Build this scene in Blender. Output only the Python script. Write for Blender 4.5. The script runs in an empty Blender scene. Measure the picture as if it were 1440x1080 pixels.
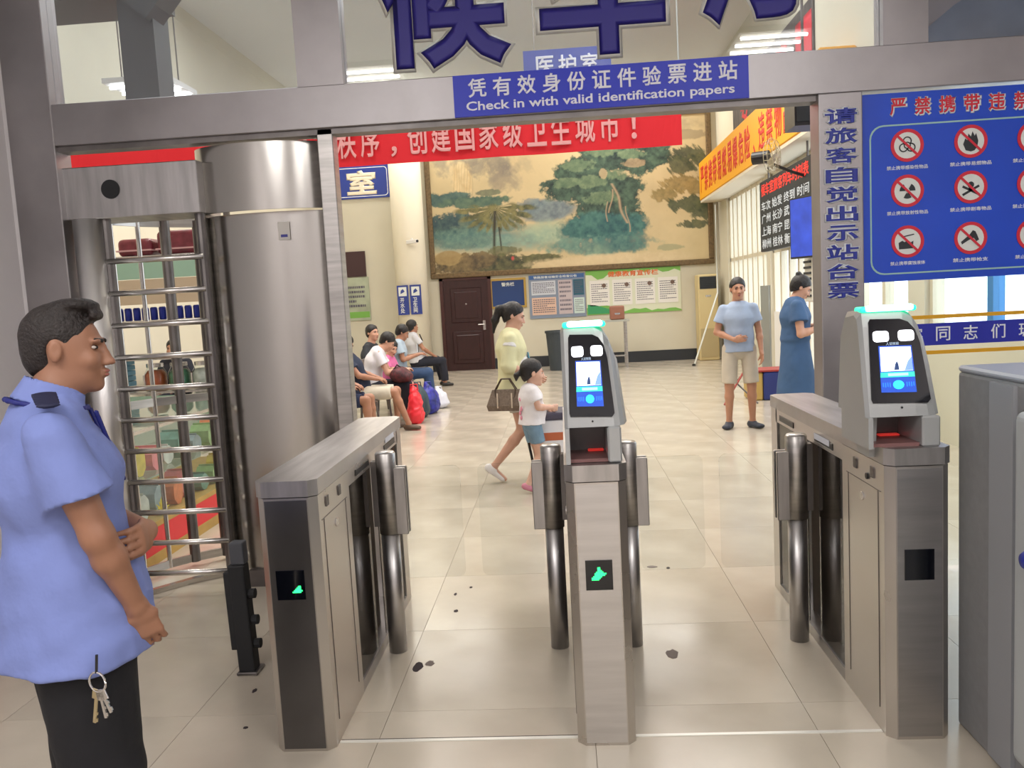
import bpy, bmesh, math, random
import numpy as np
from mathutils import Matrix, Vector
random.seed(7); rng = np.random.RandomState(7)
SC = bpy.context.scene; COL = SC.collection
PI = math.pi
# ---------------------------------------------------------------- camera
F_PX = 1165.0; YAW = math.radians(3.64); PIT = math.radians(5.83); ROLL = math.radians(3.1)
cam = bpy.data.cameras.new('camera'); cam.sensor_width = 36; cam.lens = F_PX / 1440 * 36; cam.clip_start = 0.05
co = bpy.data.objects.new('camera', cam); COL.objects.link(co); SC.camera = co
RM = Matrix.Rotation(YAW, 3, 'Z') @ Matrix.Rotation(PI/2 - PIT, 3, 'X') @ Matrix.Rotation(-ROLL, 3, 'Z')
co.matrix_world = Matrix.Translation((0, 0, 1.6)) @ RM.to_4x4()
SC.view_settings.view_transform = 'Standard'; SC.view_settings.look = 'None'
SC.view_settings.gamma = 1; SC.view_settings.use_curve_mapping = False
SC.view_settings.exposure = 0.0
SC.cycles.max_bounces = 8; SC.cycles.glossy_bounces = 4; SC.cycles.transparent_max_bounces = 12
SC.cycles.use_denoising = True; SC.cycles.sample_clamp_indirect = 4
# ---------------------------------------------------------------- sky and big lights
W = bpy.data.worlds.new('world'); SC.world = W; W.use_nodes = True
bg = W.node_tree.nodes['Background']; bg.inputs[0].default_value = (0.86, 0.94, 1.0, 1); bg.inputs[1].default_value = 3.2
def area(name, loc, size, power, color, rot=(0, 0, 0)):
    l = bpy.data.lights.new(name, 'AREA'); l.shape = 'RECTANGLE'; l.size, l.size_y = size; l.energy = power; l.color = color
    o = bpy.data.objects.new(name, l); COL.objects.link(o); o.location = loc; o.rotation_euler = rot; return o
for hy, hp in ((6.0, 90), (9.0, 120), (12.0, 170), (18.4, 120)):
    for hx in (-3.2, 1.4):
        area('hall_ceiling_light', (hx, hy, 6.4), (2.6, 0.8), hp, (1.0, 0.965, 0.91))
FRONT_LAMPS = []
# ---------------------------------------------------------------- helpers
def L(r, g, b):
    f = lambda c: (c/255/12.92) if c/255 <= 0.04045 else ((c/255+0.055)/1.055)**2.4
    return (f(r), f(g), f(b))
def vec(*a): return np.array(a if len(a) > 1 else a[0], float)
MATS = {}
def mat(name, col, rough=0.6, metal=0.0, var=0.0, scale=8.0, bump=0.0, bscale=None, stretch=None, emit=0.0, spec=0.5, coat=0.0, col2=None, rvar=0.0):
    if name in MATS: return MATS[name]
    m = bpy.data.materials.new(name); m.use_nodes = True; nt = m.node_tree; b = nt.nodes['Principled BSDF']
    b.inputs['Base Color'].default_value = (*col, 1); b.inputs['Roughness'].default_value = rough
    b.inputs['Metallic'].default_value = metal; b.inputs['Specular IOR Level'].default_value = spec
    if coat: b.inputs['Coat Weight'].default_value = coat
    if emit:
        b.inputs['Emission Color'].default_value = (*col, 1); b.inputs['Emission Strength'].default_value = emit
    if var or bump or rvar:
        tc = nt.nodes.new('ShaderNodeTexCoord'); mp = nt.nodes.new('ShaderNodeMapping')
        nt.links.new(tc.outputs['Object'], mp.inputs[0])
        if stretch: mp.inputs['Scale'].default_value = stretch
        nz = nt.nodes.new('ShaderNodeTexNoise'); nz.inputs['Scale'].default_value = scale; nz.inputs['Detail'].default_value = 5
        nt.links.new(mp.outputs[0], nz.inputs['Vector'])
        if var:
            rp = nt.nodes.new('ShaderNodeValToRGB'); rp.color_ramp.elements[0].position = 0.3; rp.color_ramp.elements[1].position = 0.7
            c2 = col2 if col2 else tuple(c*(1-var) for c in col)
            rp.color_ramp.elements[0].color = (*c2, 1); rp.color_ramp.elements[1].color = (*[min(1, c*(1+var*0.4)) for c in col], 1)
            nt.links.new(nz.outputs[0], rp.inputs[0]); nt.links.new(rp.outputs[0], b.inputs['Base Color'])
        if rvar:
            mr = nt.nodes.new('ShaderNodeMapRange'); mr.inputs[3].default_value = max(0.02, rough-rvar); mr.inputs[4].default_value = rough+rvar
            mr.inputs[1].default_value = 0.3; mr.inputs[2].default_value = 0.7
            nt.links.new(nz.outputs[0], mr.inputs[0]); nt.links.new(mr.outputs[0], b.inputs['Roughness'])
        if bump:
            n2 = nz
            if bscale:
                n2 = nt.nodes.new('ShaderNodeTexNoise'); n2.inputs['Scale'].default_value = bscale; n2.inputs['Detail'].default_value = 4
                nt.links.new(mp.outputs[0], n2.inputs['Vector'])
            bp = nt.nodes.new('ShaderNodeBump'); bp.inputs['Strength'].default_value = bump; bp.inputs['Distance'].default_value = 0.01
            nt.links.new(n2.outputs[0], bp.inputs['Height']); nt.links.new(bp.outputs[0], b.inputs['Normal'])
    MATS[name] = m; return m
def glass(name, col, ior=1.5, rough=0.0, boost=0.0):
    if name in MATS: return MATS[name]
    m = bpy.data.materials.new(name); m.use_nodes = True; nt = m.node_tree; nt.nodes.clear()
    o = nt.nodes.new('ShaderNodeOutputMaterial'); mx = nt.nodes.new('ShaderNodeMixShader')
    t = nt.nodes.new('ShaderNodeBsdfTransparent'); g = nt.nodes.new('ShaderNodeBsdfGlossy')
    t.inputs[0].default_value = (*col, 1); g.inputs['Roughness'].default_value = rough
    fr = nt.nodes.new('ShaderNodeFresnel'); fr.inputs[0].default_value = ior
    ad = nt.nodes.new('ShaderNodeMath'); ad.inputs[1].default_value = boost
    ge = nt.nodes.new('ShaderNodeNewGeometry'); iv = nt.nodes.new('ShaderNodeMath'); iv.operation = 'SUBTRACT'; iv.inputs[0].default_value = 1
    ml = nt.nodes.new('ShaderNodeMath'); ml.operation = 'MULTIPLY'
    nt.links.new(ge.outputs['Backfacing'], iv.inputs[1]); nt.links.new(iv.outputs[0], ml.inputs[1]); nt.links.new(ad.outputs[0], ml.inputs[0])
    nt.links.new(fr.outputs[0], ad.inputs[0]); nt.links.new(ml.outputs[0], mx.inputs[0])
    nt.links.new(t.outputs[0], mx.inputs[1]); nt.links.new(g.outputs[0], mx.inputs[2]); nt.links.new(mx.outputs[0], o.inputs[0])
    MATS[name] = m; return m
# steels
STEEL = mat('brushed_steel', (0.50, 0.48, 0.46), 0.34, 1.0, var=0.22, scale=3.0, bump=0.05, bscale=60, stretch=(1, 1, 14))
STEEL_B = mat('bright_steel', (0.62, 0.60, 0.58), 0.26, 1.0, var=0.12, scale=4.0)
STEEL_H = mat('brushed_steel_worn', (0.52, 0.505, 0.50), 0.36, 1.0, var=0.25, scale=2.2, bump=0.05, bscale=70, stretch=(10, 1, 1))
STEEL_D = mat('dark_steel', (0.20, 0.185, 0.18), 0.42, 1.0, var=0.3, scale=5.0)
STEEL_M = mat('portal_steel', (0.36, 0.34, 0.345), 0.40, 0.9, var=0.2, scale=2.5, rvar=0.06)
HEAD = mat('grey_powder_coat', L(168, 170, 170), 0.38, 0.35, var=0.06, scale=4)
BLACK = mat('black_plastic', L(22, 22, 25), 0.35)
BLKGL = mat('black_gloss_glass', L(9, 11, 18), 0.08, coat=0.4)
RUB = mat('black_rubber', L(26, 27, 30), 0.7)
WHITE = mat('white_paint', L(232, 230, 226), 0.6)
CLEAR = glass('clear_glass', (0.93, 0.96, 0.95))
ACRYL = glass('clear_acrylic', (0.96, 0.97, 0.97), 1.35)
TINT = glass('transom_glass', (0.76, 0.80, 0.84), 1.55, 0.0, 0.16)
class MB:
    def __init__(s): s.bm = bmesh.new()
    def box(s, a, b, bev=0, seg=2, M=None):
        a = Vector(a); b = Vector(b); c = (a+b)/2; d = b-a
        r = bmesh.ops.create_cube(s.bm, size=1)['verts']
        for v in r: v.co = Vector((v.co.x*d.x, v.co.y*d.y, v.co.z*d.z)) + c
        if bev:
            es = list({e for v in r for e in v.link_edges})
            r = bmesh.ops.bevel(s.bm, geom=es, offset=bev, segments=seg, affect='EDGES', profile=0.5)['verts']
        if M is not None: bmesh.ops.transform(s.bm, matrix=M, verts=list(set(r)))
        return s
    def tube(s, pts, r, n=10, cap=True, r2=None):
        pts = [Vector(p) for p in pts]; rings = []; m = len(pts)
        for i, p in enumerate(pts):
            t = (pts[min(i+1, m-1)] - pts[max(i-1, 0)]).normalized()
            up = Vector((0, 0, 1)) if abs(t.z) < 0.95 else Vector((0, 1, 0))
            u = t.cross(up).normalized(); v = t.cross(u)
            rr = r if r2 is None else r + (r2-r)*i/(m-1)
            rings.append([s.bm.verts.new(p + (u*math.cos(2*PI*k/n) + v*math.sin(2*PI*k/n))*rr) for k in range(n)])
        for i in range(m-1):
            for k in range(n):
                s.bm.faces.new((rings[i][k], rings[i][(k+1) % n], rings[i+1][(k+1) % n], rings[i+1][k]))
        if cap: s.bm.faces.new(rings[0][::-1]); s.bm.faces.new(rings[-1])
        return s
    def prism(s, poly, f0, f1):
        """poly of 2D points; f0,f1 map (u,v)->3D for the two end faces"""
        A = [s.bm.verts.new(f0(*p)) for p in poly]; B = [s.bm.verts.new(f1(*p)) for p in poly]
        n = len(poly); s.bm.faces.new(A); s.bm.faces.new(B[::-1])
        for k in range(n): s.bm.faces.new((A[k], B[k], B[(k+1) % n], A[(k+1) % n]))
        return s
    def zprism(s, poly, z0, z1): return s.prism(poly, lambda x, y: (x, y, z0), lambda x, y: (x, y, z1))
    def yprism(s, poly, y0, y1): return s.prism(poly, lambda x, z: (x, y0, z), lambda x, z: (x, y1, z))
    def loft(s, rings, close=True, cap=True):
        R = [[s.bm.verts.new(p) for p in r] for r in rings]; n = len(R[0])
        for i in range(len(R)-1):
            for k in range(n if close else n-1):
                s.bm.faces.new((R[i][k], R[i][(k+1) % n], R[i+1][(k+1) % n], R[i+1][k]))
        if cap: s.bm.faces.new(R[0][::-1]); s.bm.faces.new(R[-1])
        return s
    def lathe(s, prof, c=(0, 0), n=20, sx=1, sy=1):
        R = [[(c[0]+r*sx*math.cos(2*PI*k/n), c[1]+r*sy*math.sin(2*PI*k/n), z) for k in range(n)] for r, z in prof]
        return s.loft(R)
    def obj(s, name, m, parent=None, smooth=False):
        bmesh.ops.recalc_face_normals(s.bm, faces=s.bm.faces)
        me = bpy.data.meshes.new(name); s.bm.to_mesh(me); s.bm.free()
        return mobj(name, me, m, parent, smooth)
def mobj(name, me, m, parent=None, smooth=False):
    if m is not None and not me.materials: me.materials.append(m)
    if smooth:
        me.shade_smooth()
    o = bpy.data.objects.new(name, me); COL.objects.link(o)
    if parent is not None:
        o.parent = parent
        pw = Matrix.Identity(4); q = parent; chain = []
        while q is not None: chain.append(q); q = q.parent
        for q in reversed(chain): pw = pw @ q.matrix_parent_inverse @ q.matrix_basis
        o.matrix_parent_inverse = pw.inverted()
    return o
def tag(o, label=None, cat=None, group=None, kind=None):
    if label: o['label'] = label
    if cat: o['category'] = cat
    if group: o['group'] = group
    if kind: o['kind'] = kind
    return o
def thing(name, label, cat, loc=(0, 0, 0), group=None):
    o = bpy.data.objects.new(name, None); COL.objects.link(o); o.location = loc; o.empty_display_size = 0.1
    return tag(o, label, cat, group)
def copy_tree(o, parent=None):
    c = o.copy(); COL.objects.link(c); c.parent = parent
    for ch in list(o.children): copy_tree(ch, c)
    return c
def text_mesh(body, bold=0.0, ext=0.002, spacing=1.0, line=1.0):
    c = bpy.data.curves.new('txt', 'FONT'); c.body = body; c.bevel_depth = bold; c.bevel_resolution = 0; c.space_character = spacing; c.space_line = line
    c.resolution_u = 3
    o = bpy.data.objects.new('txt', c); COL.objects.link(o); bpy.context.view_layer.update()
    me = bpy.data.meshes.new_from_object(o.evaluated_get(bpy.context.evaluated_depsgraph_get()))
    bpy.data.objects.remove(o); bpy.data.curves.remove(c)
    return me
AX = {'-Y': (Vector((1, 0, 0)), Vector((0, 0, 1))), '-X': (Vector((0, -1, 0)), Vector((0, 0, 1))), '+X': (Vector((0, 1, 0)), Vector((0, 0, 1)))}
def lettering(name, body, parent, m, c, w, h, face='-Y', bold=0.0, th=0.003, spacing=1.0, line=1.0, shear=0.0):
    """text scaled to fill a w x h box centred at c, facing 'face', given a real thickness"""
    me = text_mesh(body, bold, 0, spacing, line)
    a = np.zeros(len(me.vertices)*3); me.vertices.foreach_get('co', a); a = a.reshape(-1, 3)
    lo, hi = a.min(0), a.max(0); a = (a-(lo+hi)/2); a[:, 0] *= w/(hi[0]-lo[0]); a[:, 1] *= h/(hi[1]-lo[1])
    r, u = AX[face] if isinstance(face, str) else face; n = r.cross(u)
    R = np.array([r, u, n]); base = np.array(c, float)
    if bold: a[:, 2] *= th/(hi[2]-lo[2])
    P = (a[:, :1]+shear*a[:, 1:2])*R[0] + a[:, 1:2]*R[1] + base + np.array(n)*(th*0.5 if not bold else 0) + (a[:, 2:3]*R[2] if bold else 0)
    if bold:
        me.name = name; me.vertices.foreach_set('co', P.astype(np.float32).ravel()); me.update()
        return mobj(name, me, m, parent)
    bm = bmesh.new(); bm.from_mesh(me); bpy.data.meshes.remove(me)
    for v, p in zip(bm.verts, P): v.co = p
    ex = bmesh.ops.extrude_face_region(bm, geom=list(bm.faces)); nv = [e for e in ex['geom'] if isinstance(e, bmesh.types.BMVert)]
    for v in nv: v.co += n*th*(-1)
    bmesh.ops.recalc_face_normals(bm, faces=bm.faces)
    me2 = bpy.data.meshes.new(name); bm.to_mesh(me2); bm.free()
    return mobj(name, me2, m, parent)
def board(name, x0, x1, z0, z1, y, th, m, parent=None):       # upright board facing the camera
    return MB().box((x0, y, z0), (x1, y+th, z1)).obj(name, m, parent)
def rrect(x0, x1, z0, z1, r, n=5):
    P = []
    for cx, cz, a in ((x1-r, z1-r, 0), (x0+r, z1-r, 90), (x0+r, z0+r, 180), (x1-r, z0+r, 270)):
        for k in range(n+1):
            t = math.radians(a+90*k/n); P.append((cx+r*math.cos(t), cz+r*math.sin(t)))
    return P
def rbox_y(x0, x1, z0, z1, y0, y1, r): return MB().yprism(rrect(x0, x1, z0, z1, r), y0, y1)

# ================================================================ SETTING
XL, XR, YF, YE, YB, ZC, ZF = -5.8, 3.65, 4.5, 19.3, -4.0, 6.5, 4.0
M_TILE = mat('beige_floor_tile', L(194, 184, 168), 0.20, var=0.13, scale=2.0, rvar=0.07, bump=0.02, bscale=3)
M_GROUT = mat('dark_grout', L(140, 130, 116), 0.8)
M_WALL = mat('cream_wall', L(212, 206, 186), 0.75, var=0.05, scale=1.2)
M_WALLF = mat('white_front_wall', L(214, 210, 212), 0.75, var=0.05, scale=2)
M_CEIL = mat('ceiling_paint', L(236, 236, 234), 0.8, var=0.04, scale=1)
M_CEILF = mat('front_ceiling_paint', L(236, 236, 238), 0.8)
M_BASE = mat('dark_baseboard', L(44, 48, 54), 0.4)
# floor with tiles
fl = MB().box((XL-0.2, YB-0.2, -0.12), (XR+0.2, YE+0.2, -0.005)).obj('floor', M_GROUT); tag(fl, kind='structure')
TS = 0.8; tm = None
def tile_mesh():
    me = MB().box((0.001, 0.001, -0.005), (TS-0.001, TS-0.001, 0.0)).obj('tile', M_TILE, fl); return me
xs = [0.85+TS*k for k in range(-9, 4)]; ys = [3.9+TS*k for k in range(-4, 20)]
for x in xs:
    for y in ys:
        if x < -6.2 or x > XR: continue
        if x < -3.9 and y < 3.5: continue
        if tm is None:
            o = tile_mesh(); tm = o; o.location = (x, y, 0)
        else:
            o = tm.copy(); COL.objects.link(o); o.location = (x, y, 0)
b = MB()
for x in xs:
    for k in range(1, 7):
        y = 0.7-TS*k
        b.box((x+0.0015, y+0.0015, -0.005), (x+TS-0.0015, y+TS-0.0015, 0))
tag(b.obj('tile', M_TILE, fl), kind='stuff')
def patch(x, y, rx, ry, m, seed, name='stain'):
    r = random.Random(seed); n = 14
    P = [(x+rx*math.cos(2*PI*k/n)*(0.75+0.4*r.random()), y+ry*math.sin(2*PI*k/n)*(0.75+0.4*r.random())) for k in range(n)]
    return MB().zprism(P, 0.0, 0.0012).obj(name, m, fl)
M_STAIN = mat('dark_stain', L(52, 42, 46), 0.8); M_STAIN2 = mat('grey_stain', L(120, 108, 102), 0.7)
for i, (x, y, rx, ry) in enumerate([(-0.708, 3.5, .022, .05), (0.42, 3.56, .03, .05), (-0.66, 3.53, .02, .03), (-0.62, 4.15, .012, .02), (-0.655, 4.4, .009, .02), (-0.58, 4.5, .009, .015),
                        (0.46, 4.75, .03, .02), (0.55, 4.72, .012, .02), (-1.3, 3.0, .012, .01), (-1.38, 3.31, .01, .02), (-1.5, 2.3, .02, .01)]):
    patch(x, y, rx, ry, M_STAIN if i not in (1, 2, 6) else M_STAIN2, i)
# walls
def wall(name, a, b, m): return tag(MB().box(a, b).obj(name, m), kind='structure')
wall('wall_far', (XL-0.2, YE, 0), (XR+0.2, YE+0.2, ZC), M_WALL)
bb = MB().box((-2.0+0.41, YE-0.015, 0), (3.1, YE, 0.25)).obj('baseboard_far', M_BASE); tag(bb, kind='structure')
bb = MB().box((XL, YE-0.015, 0), (-2.79, YE, 0.25)).obj('baseboard_left', M_BASE); tag(bb, kind='structure')
wall('wall_left', (XL-0.2, YF, 0), (XL, YE, ZC), M_WALL)
wall('wall_front_left', (-3.2, YB, 0), (-3.0, YF, ZF), M_WALLF)
wall('wall_behind', (-3.2, YB-0.2, 0), (XR+0.2, YB, ZF), M_WALLF)
wall('wall_front_right', (XR, YB, 0), (XR+0.2, YF, ZF), M_WALLF)
wall('wall_partition_left', (XL-0.2, YF, 0), (-2.975, YF+0.2, ZC), M_WALLF)
wall('wall_partition_top', (-2.975, YF, 3.99), (XR+0.2, YF+0.2, ZC), M_WALLF)
tag(MB().box((XL-0.2, YF, ZC), (XR+0.2, YE+0.2, ZC+0.15)).obj('ceiling', M_CEIL), kind='structure')
tag(MB().box((-3.2, YB-0.2, ZF), (XR+0.2, YF, ZF+0.15)).obj('ceiling_front', M_CEILF), kind='structure')
# right wall with windows: piers, sill wall and lintel
M_WFR = mat('window_frame_cream', L(214, 205, 182), 0.45)
M_PANEW = glass('window_pane', (0.97, 0.98, 1.0), 1.35)
wr = MB().box((XR, YF+0.2, 3.5), (XR+0.2, YE, ZC)).obj('wall_right', M_WALL); tag(wr, kind='structure')
bays = [(5.0, 8.6), (9.0, 11.3), (11.6, 14.7), (14.95, 18.3)]
edges = [YF+0.2] + [v for b_ in bays for v in b_] + [YE]
for i in range(0, len(edges), 2):
    MB().box((XR, edges[i], 0), (XR+0.2, edges[i+1], 3.5)).obj('pier', M_WALL, wr)
for i, (y0, y1) in enumerate(bays):
    sill = 1.05 if i != 2 else 0.02
    if i != 2: MB().box((XR, y0, 0), (XR+0.2, y1, sill)).obj('sill_wall', M_WALL, wr)
    wn = MB()
    n = {0: 3, 1: 3, 2: 6, 3: 8}[i]
    wn.box((XR+0.05, y0, sill), (XR+0.13, y0+0.07, 3.5)).box((XR+0.05, y1-0.07, sill), (XR+0.13, y1, 3.5))
    wn.box((XR+0.05, y0, sill), (XR+0.13, y1, sill+0.07)).box((XR+0.05, y0, 3.43), (XR+0.13, y1, 3.5))
    w_ = wn.obj('window_%d' % (i+1), M_WFR); tag(w_, kind='structure')
    MB().box((XR+0.05, y0, 2.15), (XR+0.13, y1, 2.22)).obj('transom_bar', M_WFR, w_)
    st = (y1-y0)/n
    for k in range(1, n):
        MB().box((XR+0.04, y0+st*k-0.05, sill), (XR+0.14, y0+st*k+0.05, 3.5)).obj('mullion', M_WFR if i else mat('blue_frame', L(60, 130, 190), .4), w_)
    for k in range(n):
        for z0, z1 in ((sill+0.07, 2.15), (2.22, 3.43)):
            MB().box((XR+0.085, y0+st*k+0.05, z0), (XR+0.091, y0+st*(k+1)-0.05, z1)).obj('pane', M_PANEW, w_)
# white lower panels and an open metal leaf in the doorway bay
dr = MB().box((XR+0.02, 13.0, 0.02), (XR+0.06, 14.6, 1.15)).obj('door_1', WHITE); tag(dr, kind='structure')
dr = MB().box((XR-0.03, 14.75, 0.02), (XR, 15.35, 1.6)).obj('door_2', mat('grey_door_leaf', L(160, 165, 165), .4, .5)); tag(dr, kind='structure')
# ---------------------------------------------------------------- steel portal (trim_1)
pt = thing('trim_1', None, None, (0, YF, 0)); pt['kind'] = 'structure'
ZB0, ZB1 = 2.568, 2.79
MB().box((-2.97, YF, ZB0), (XR, YF+0.14, ZB1), 0.004, 1).obj('beam', STEEL_M, pt)
MB().box((-2.74, YF+0.02, ZB0-0.03), (1.38, YF+0.12, ZB0)).obj('beam_lip', STEEL_D, pt)
MB().box((-2.975, YF-0.01, 0), (-2.72, YF+0.14, 3.99), 0.004, 1).obj('post', STEEL_M, pt)
MB().box((-1.27, YF+0.02, 0), (-1.185, YF+0.12, ZB0), 0.004, 1).obj('post', STEEL, pt)
col = MB().box((1.375, YF-0.012, 0), (1.598, YF+0.14, ZB0), 0.006, 2).obj('post', STEEL_M, pt)
MB().box((-1.35, YF+0.005, ZB1), (-1.10, YF+0.13, 3.99)).obj('mullion', STEEL_M, pt)
MB().box((1.71, YF+0.005, ZB1), (1.935, YF+0.13, 3.99)).obj('mullion', STEEL_M, pt)
g1 = MB().box((-2.72, YF+0.05, ZB1), (-1.35, YF+0.062, 3.99)).obj('glass_pane', TINT, pt)
g2 = MB().box((-1.10, YF+0.05, ZB1), (1.71, YF+0.062, 3.99)).obj('glass_pane', TINT, pt)
g3 = MB().box((1.935, YF+0.05, ZB1), (XR, YF+0.062, 3.99)).obj('glass_pane', TINT, pt)
MB().box((1.598, YF+0.05, 0.02), (XR, YF+0.062, ZB0)).obj('glass_pane', CLEAR, pt)
M_NAVY = mat('navy_vinyl', L(38, 30, 128), 0.45); M_OUT = mat('pale_vinyl', L(244, 242, 232), 0.5)
for ch, cx, w, h, cz in (('候', -0.545, 0.70, 0.76, 3.225), ('车', 0.29, 0.66, 0.76, 3.235), ('厅', 1.15, 0.68, 0.70, 3.31)):
    lettering('letter_outline', ch, g2, M_OUT, (cx, YF+0.047, cz), w+0.045, h+0.045, bold=0.055, th=0.002)
    lettering('letter', ch, g2, M_NAVY, (cx, YF+0.044, cz), w, h, bold=0.038, th=0.002)
# left pane: reflection of a window-like frame, built as grey boxes behind the glass
M_REFL = mat('grey_reflection', L(92, 96, 98), 0.5, 0.2)
dk = thing('pane_reflection', 'grey box frame standing in for a reflection in the left transom pane', 'reflection', (-3.0, 6.2, 4.0))
MB().box((-4.4, 6.2, 3.98), (-2.95, 6.7, 4.62)).obj('reflection_top', M_REFL, dk)
MB().box((-3.14, 6.15, 3.1), (-2.88, 6.4, 4.4)).obj('reflection_side', M_REFL, dk)
MB().box((-0.14, -0.12, -0.5), (0.14, 0.12, 0.5), M=Matrix.Translation((-3.18, 6.2, 4.2)) @ Matrix.Rotation(math.radians(-48), 4, 'Y')).obj('reflection_diagonal', M_REFL, dk)
MB().box((-4.42, 6.2, 3.1), (-4.14, 6.4, 4.0)).obj('reflection_side', M_REFL, dk)
# column lettering
M_LB = mat('blue_vinyl', L(34, 48, 150), 0.4); M_LW = mat('silver_outline', L(240, 244, 250), 0.6)
for k, ch in enumerate('请旅客自觉出示站台票'):
    z = 2.449 - k*0.0996
    lettering('letter_outline', ch, col, M_LW, (1.487, YF-0.0135, z), 0.180, 0.092, bold=0.10, th=0.002)
    lettering('letter', ch, col, M_LB, (1.487, YF-0.0155, z), 0.164, 0.080, bold=0.026, th=0.002)
# blue threshold strip
M_STRIP = mat('threshold_strip', L(226, 224, 216), 0.4, 0.3)
tag(MB().box((-0.893, 2.872, 0), (1.07, 2.888, 0.003)).obj('trim_2', M_STRIP), kind='structure')
tag(MB().box((-0.893, 2.888, 0), (0.0, 2.896, 0.0015)).obj('trim_3', mat('dark_seam', L(70, 60, 55), .8)), kind='structure')
# ceiling lamps of the front hall
M_TUBE = mat('lamp_tube', (1.0, 0.97, 0.92), 0.5, emit=16)
M_TRAY = mat('lamp_tray', L(225, 225, 222), 0.5)
def front_lamp(cx, cy, label, z=ZF):
    t = thing('ceiling_lamp', label, 'lamp', (cx, cy, z-0.08))
    MB().box((cx-0.34, cy-0.34, z-0.05), (cx+0.34, cy+0.34, z-0.001)).obj('tray', M_TRAY, t)
    for k in (-1, 0, 1): MB().tube([(cx-0.31, cy+k*0.24, z-0.075), (cx+0.31, cy+k*0.24, z-0.075)], 0.016, 8).obj('tube', M_TUBE, t)
    if z > ZF:
        for x in (-.3, .3): MB().tube([(cx+x, cy, z-.001), (cx+x, cy, ZC)], .008, 6).obj('hanger', STEEL_D, t)
front_lamp(2.12, .634, 'three-tube ceiling lamp mirrored in the glass near the right transom mullion')
front_lamp(-1.84, .44, 'three-tube ceiling lamp mirrored at the left end of the wide transom pane')
front_lamp(-4.14, 8.66, 'three-tube lamp hanging over the shop, seen in the left transom pane', 4.02)
for (ax, ay) in ((-1.5, -0.2), (1.8, -0.2), (-1.5, -2.4), (1.8, -2.4)):
    area('front_fill_light', (ax, ay, ZF-0.12), (1.6, 0.6), 66, (1.0, 0.975, 0.955))  # fill added behind the camera to brighten the front room, no fixtures modelled

# ================================================================ SIGNS ON THE PORTAL
M_SBLUE = mat('sign_blue', L(28, 46, 190), 0.4); M_SWHITE = mat('sign_white', L(238, 238, 245), 0.45)
sg = thing('check_in_sign', 'blue sign on the steel beam reading Check in with valid identification papers', 'sign', (0.26, YF, ZB0))
board('panel', -0.512, 1.025, 2.572, 2.786, YF-0.012, 0.012, M_SBLUE, sg)
for k, ch in enumerate('凭有效身份证件验票进站'):
    lettering('letter', ch, sg, M_SWHITE, (-0.385+k*0.1305, YF-0.0125, 2.717), 0.098, 0.098, bold=0.022, th=0.002)
tag(lettering('lettering', 'Check in with valid identification papers', sg, M_SWHITE, (0.252, YF-0.0125, 2.618), 1.40, 0.062, bold=0.022, th=0.002), kind='stuff')
ps = thing('prohibited_items_poster', 'large blue poster of red prohibition symbols on the glass', 'poster', (2.4, YF+0.03, 1.6))
M_PB = mat('poster_blue', L(18, 74, 206), 0.35, var=0.12, scale=2.0); M_RED = mat('print_red', L(214, 36, 58), .5); M_PW = mat('print_white', L(226, 230, 224), .5)
M_PK = mat('print_black', L(40, 44, 48), .5); M_LINE = mat('print_pale_green', L(160, 200, 190), .5)
board('panel', 1.602, 3.28, 1.585, 2.555, YF+0.03, 0.018, M_PB, ps)
fy = YF+0.028
fo = rrect(1.645, 3.22, 1.622, 2.395, 0.07); fi = rrect(1.653, 3.212, 1.630, 2.387, 0.065)
b = MB(); n = len(fo)
for k in range(n):
    q = [fo[k], fo[(k+1) % n], fi[(k+1) % n], fi[k]]; b.yprism(q, fy, fy+0.003)
b.obj('border_line', M_LINE, ps)
for k, ch in enumerate('严禁携带违禁物品'):
    lettering('letter_outline', ch, ps, M_LW, (1.794+k*0.124, fy+0.001, 2.480-k*0.0012), 0.092, 0.098, bold=0.07, th=0.002)
    lettering('letter', ch, ps, M_RED, (1.790+k*0.124, fy-0.001, 2.483-k*0.0012), 0.08, 0.086, bold=0.02, th=0.002)
def disc(parent, m, name, x, z, r, y, n=28):
    return MB().yprism([(x+r*math.cos(2*PI*k/n), z+r*math.sin(2*PI*k/n)) for k in range(n)], y-0.001, y+0.001).obj(name, m, parent)
def ringp(b, x, z, r0, r1, y, a0=0, a1=360, n=28):
    for k in range(n):
        t0 = math.radians(a0+(a1-a0)*k/n); t1 = math.radians(a0+(a1-a0)*(k+1)/n)
        b.yprism([(x+r0*math.cos(t0), z+r0*math.sin(t0)), (x+r1*math.cos(t0), z+r1*math.sin(t0)), (x+r1*math.cos(t1), z+r1*math.sin(t1)), (x+r0*math.cos(t1), z+r0*math.sin(t1))], y-0.001, y+0.001)
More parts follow.
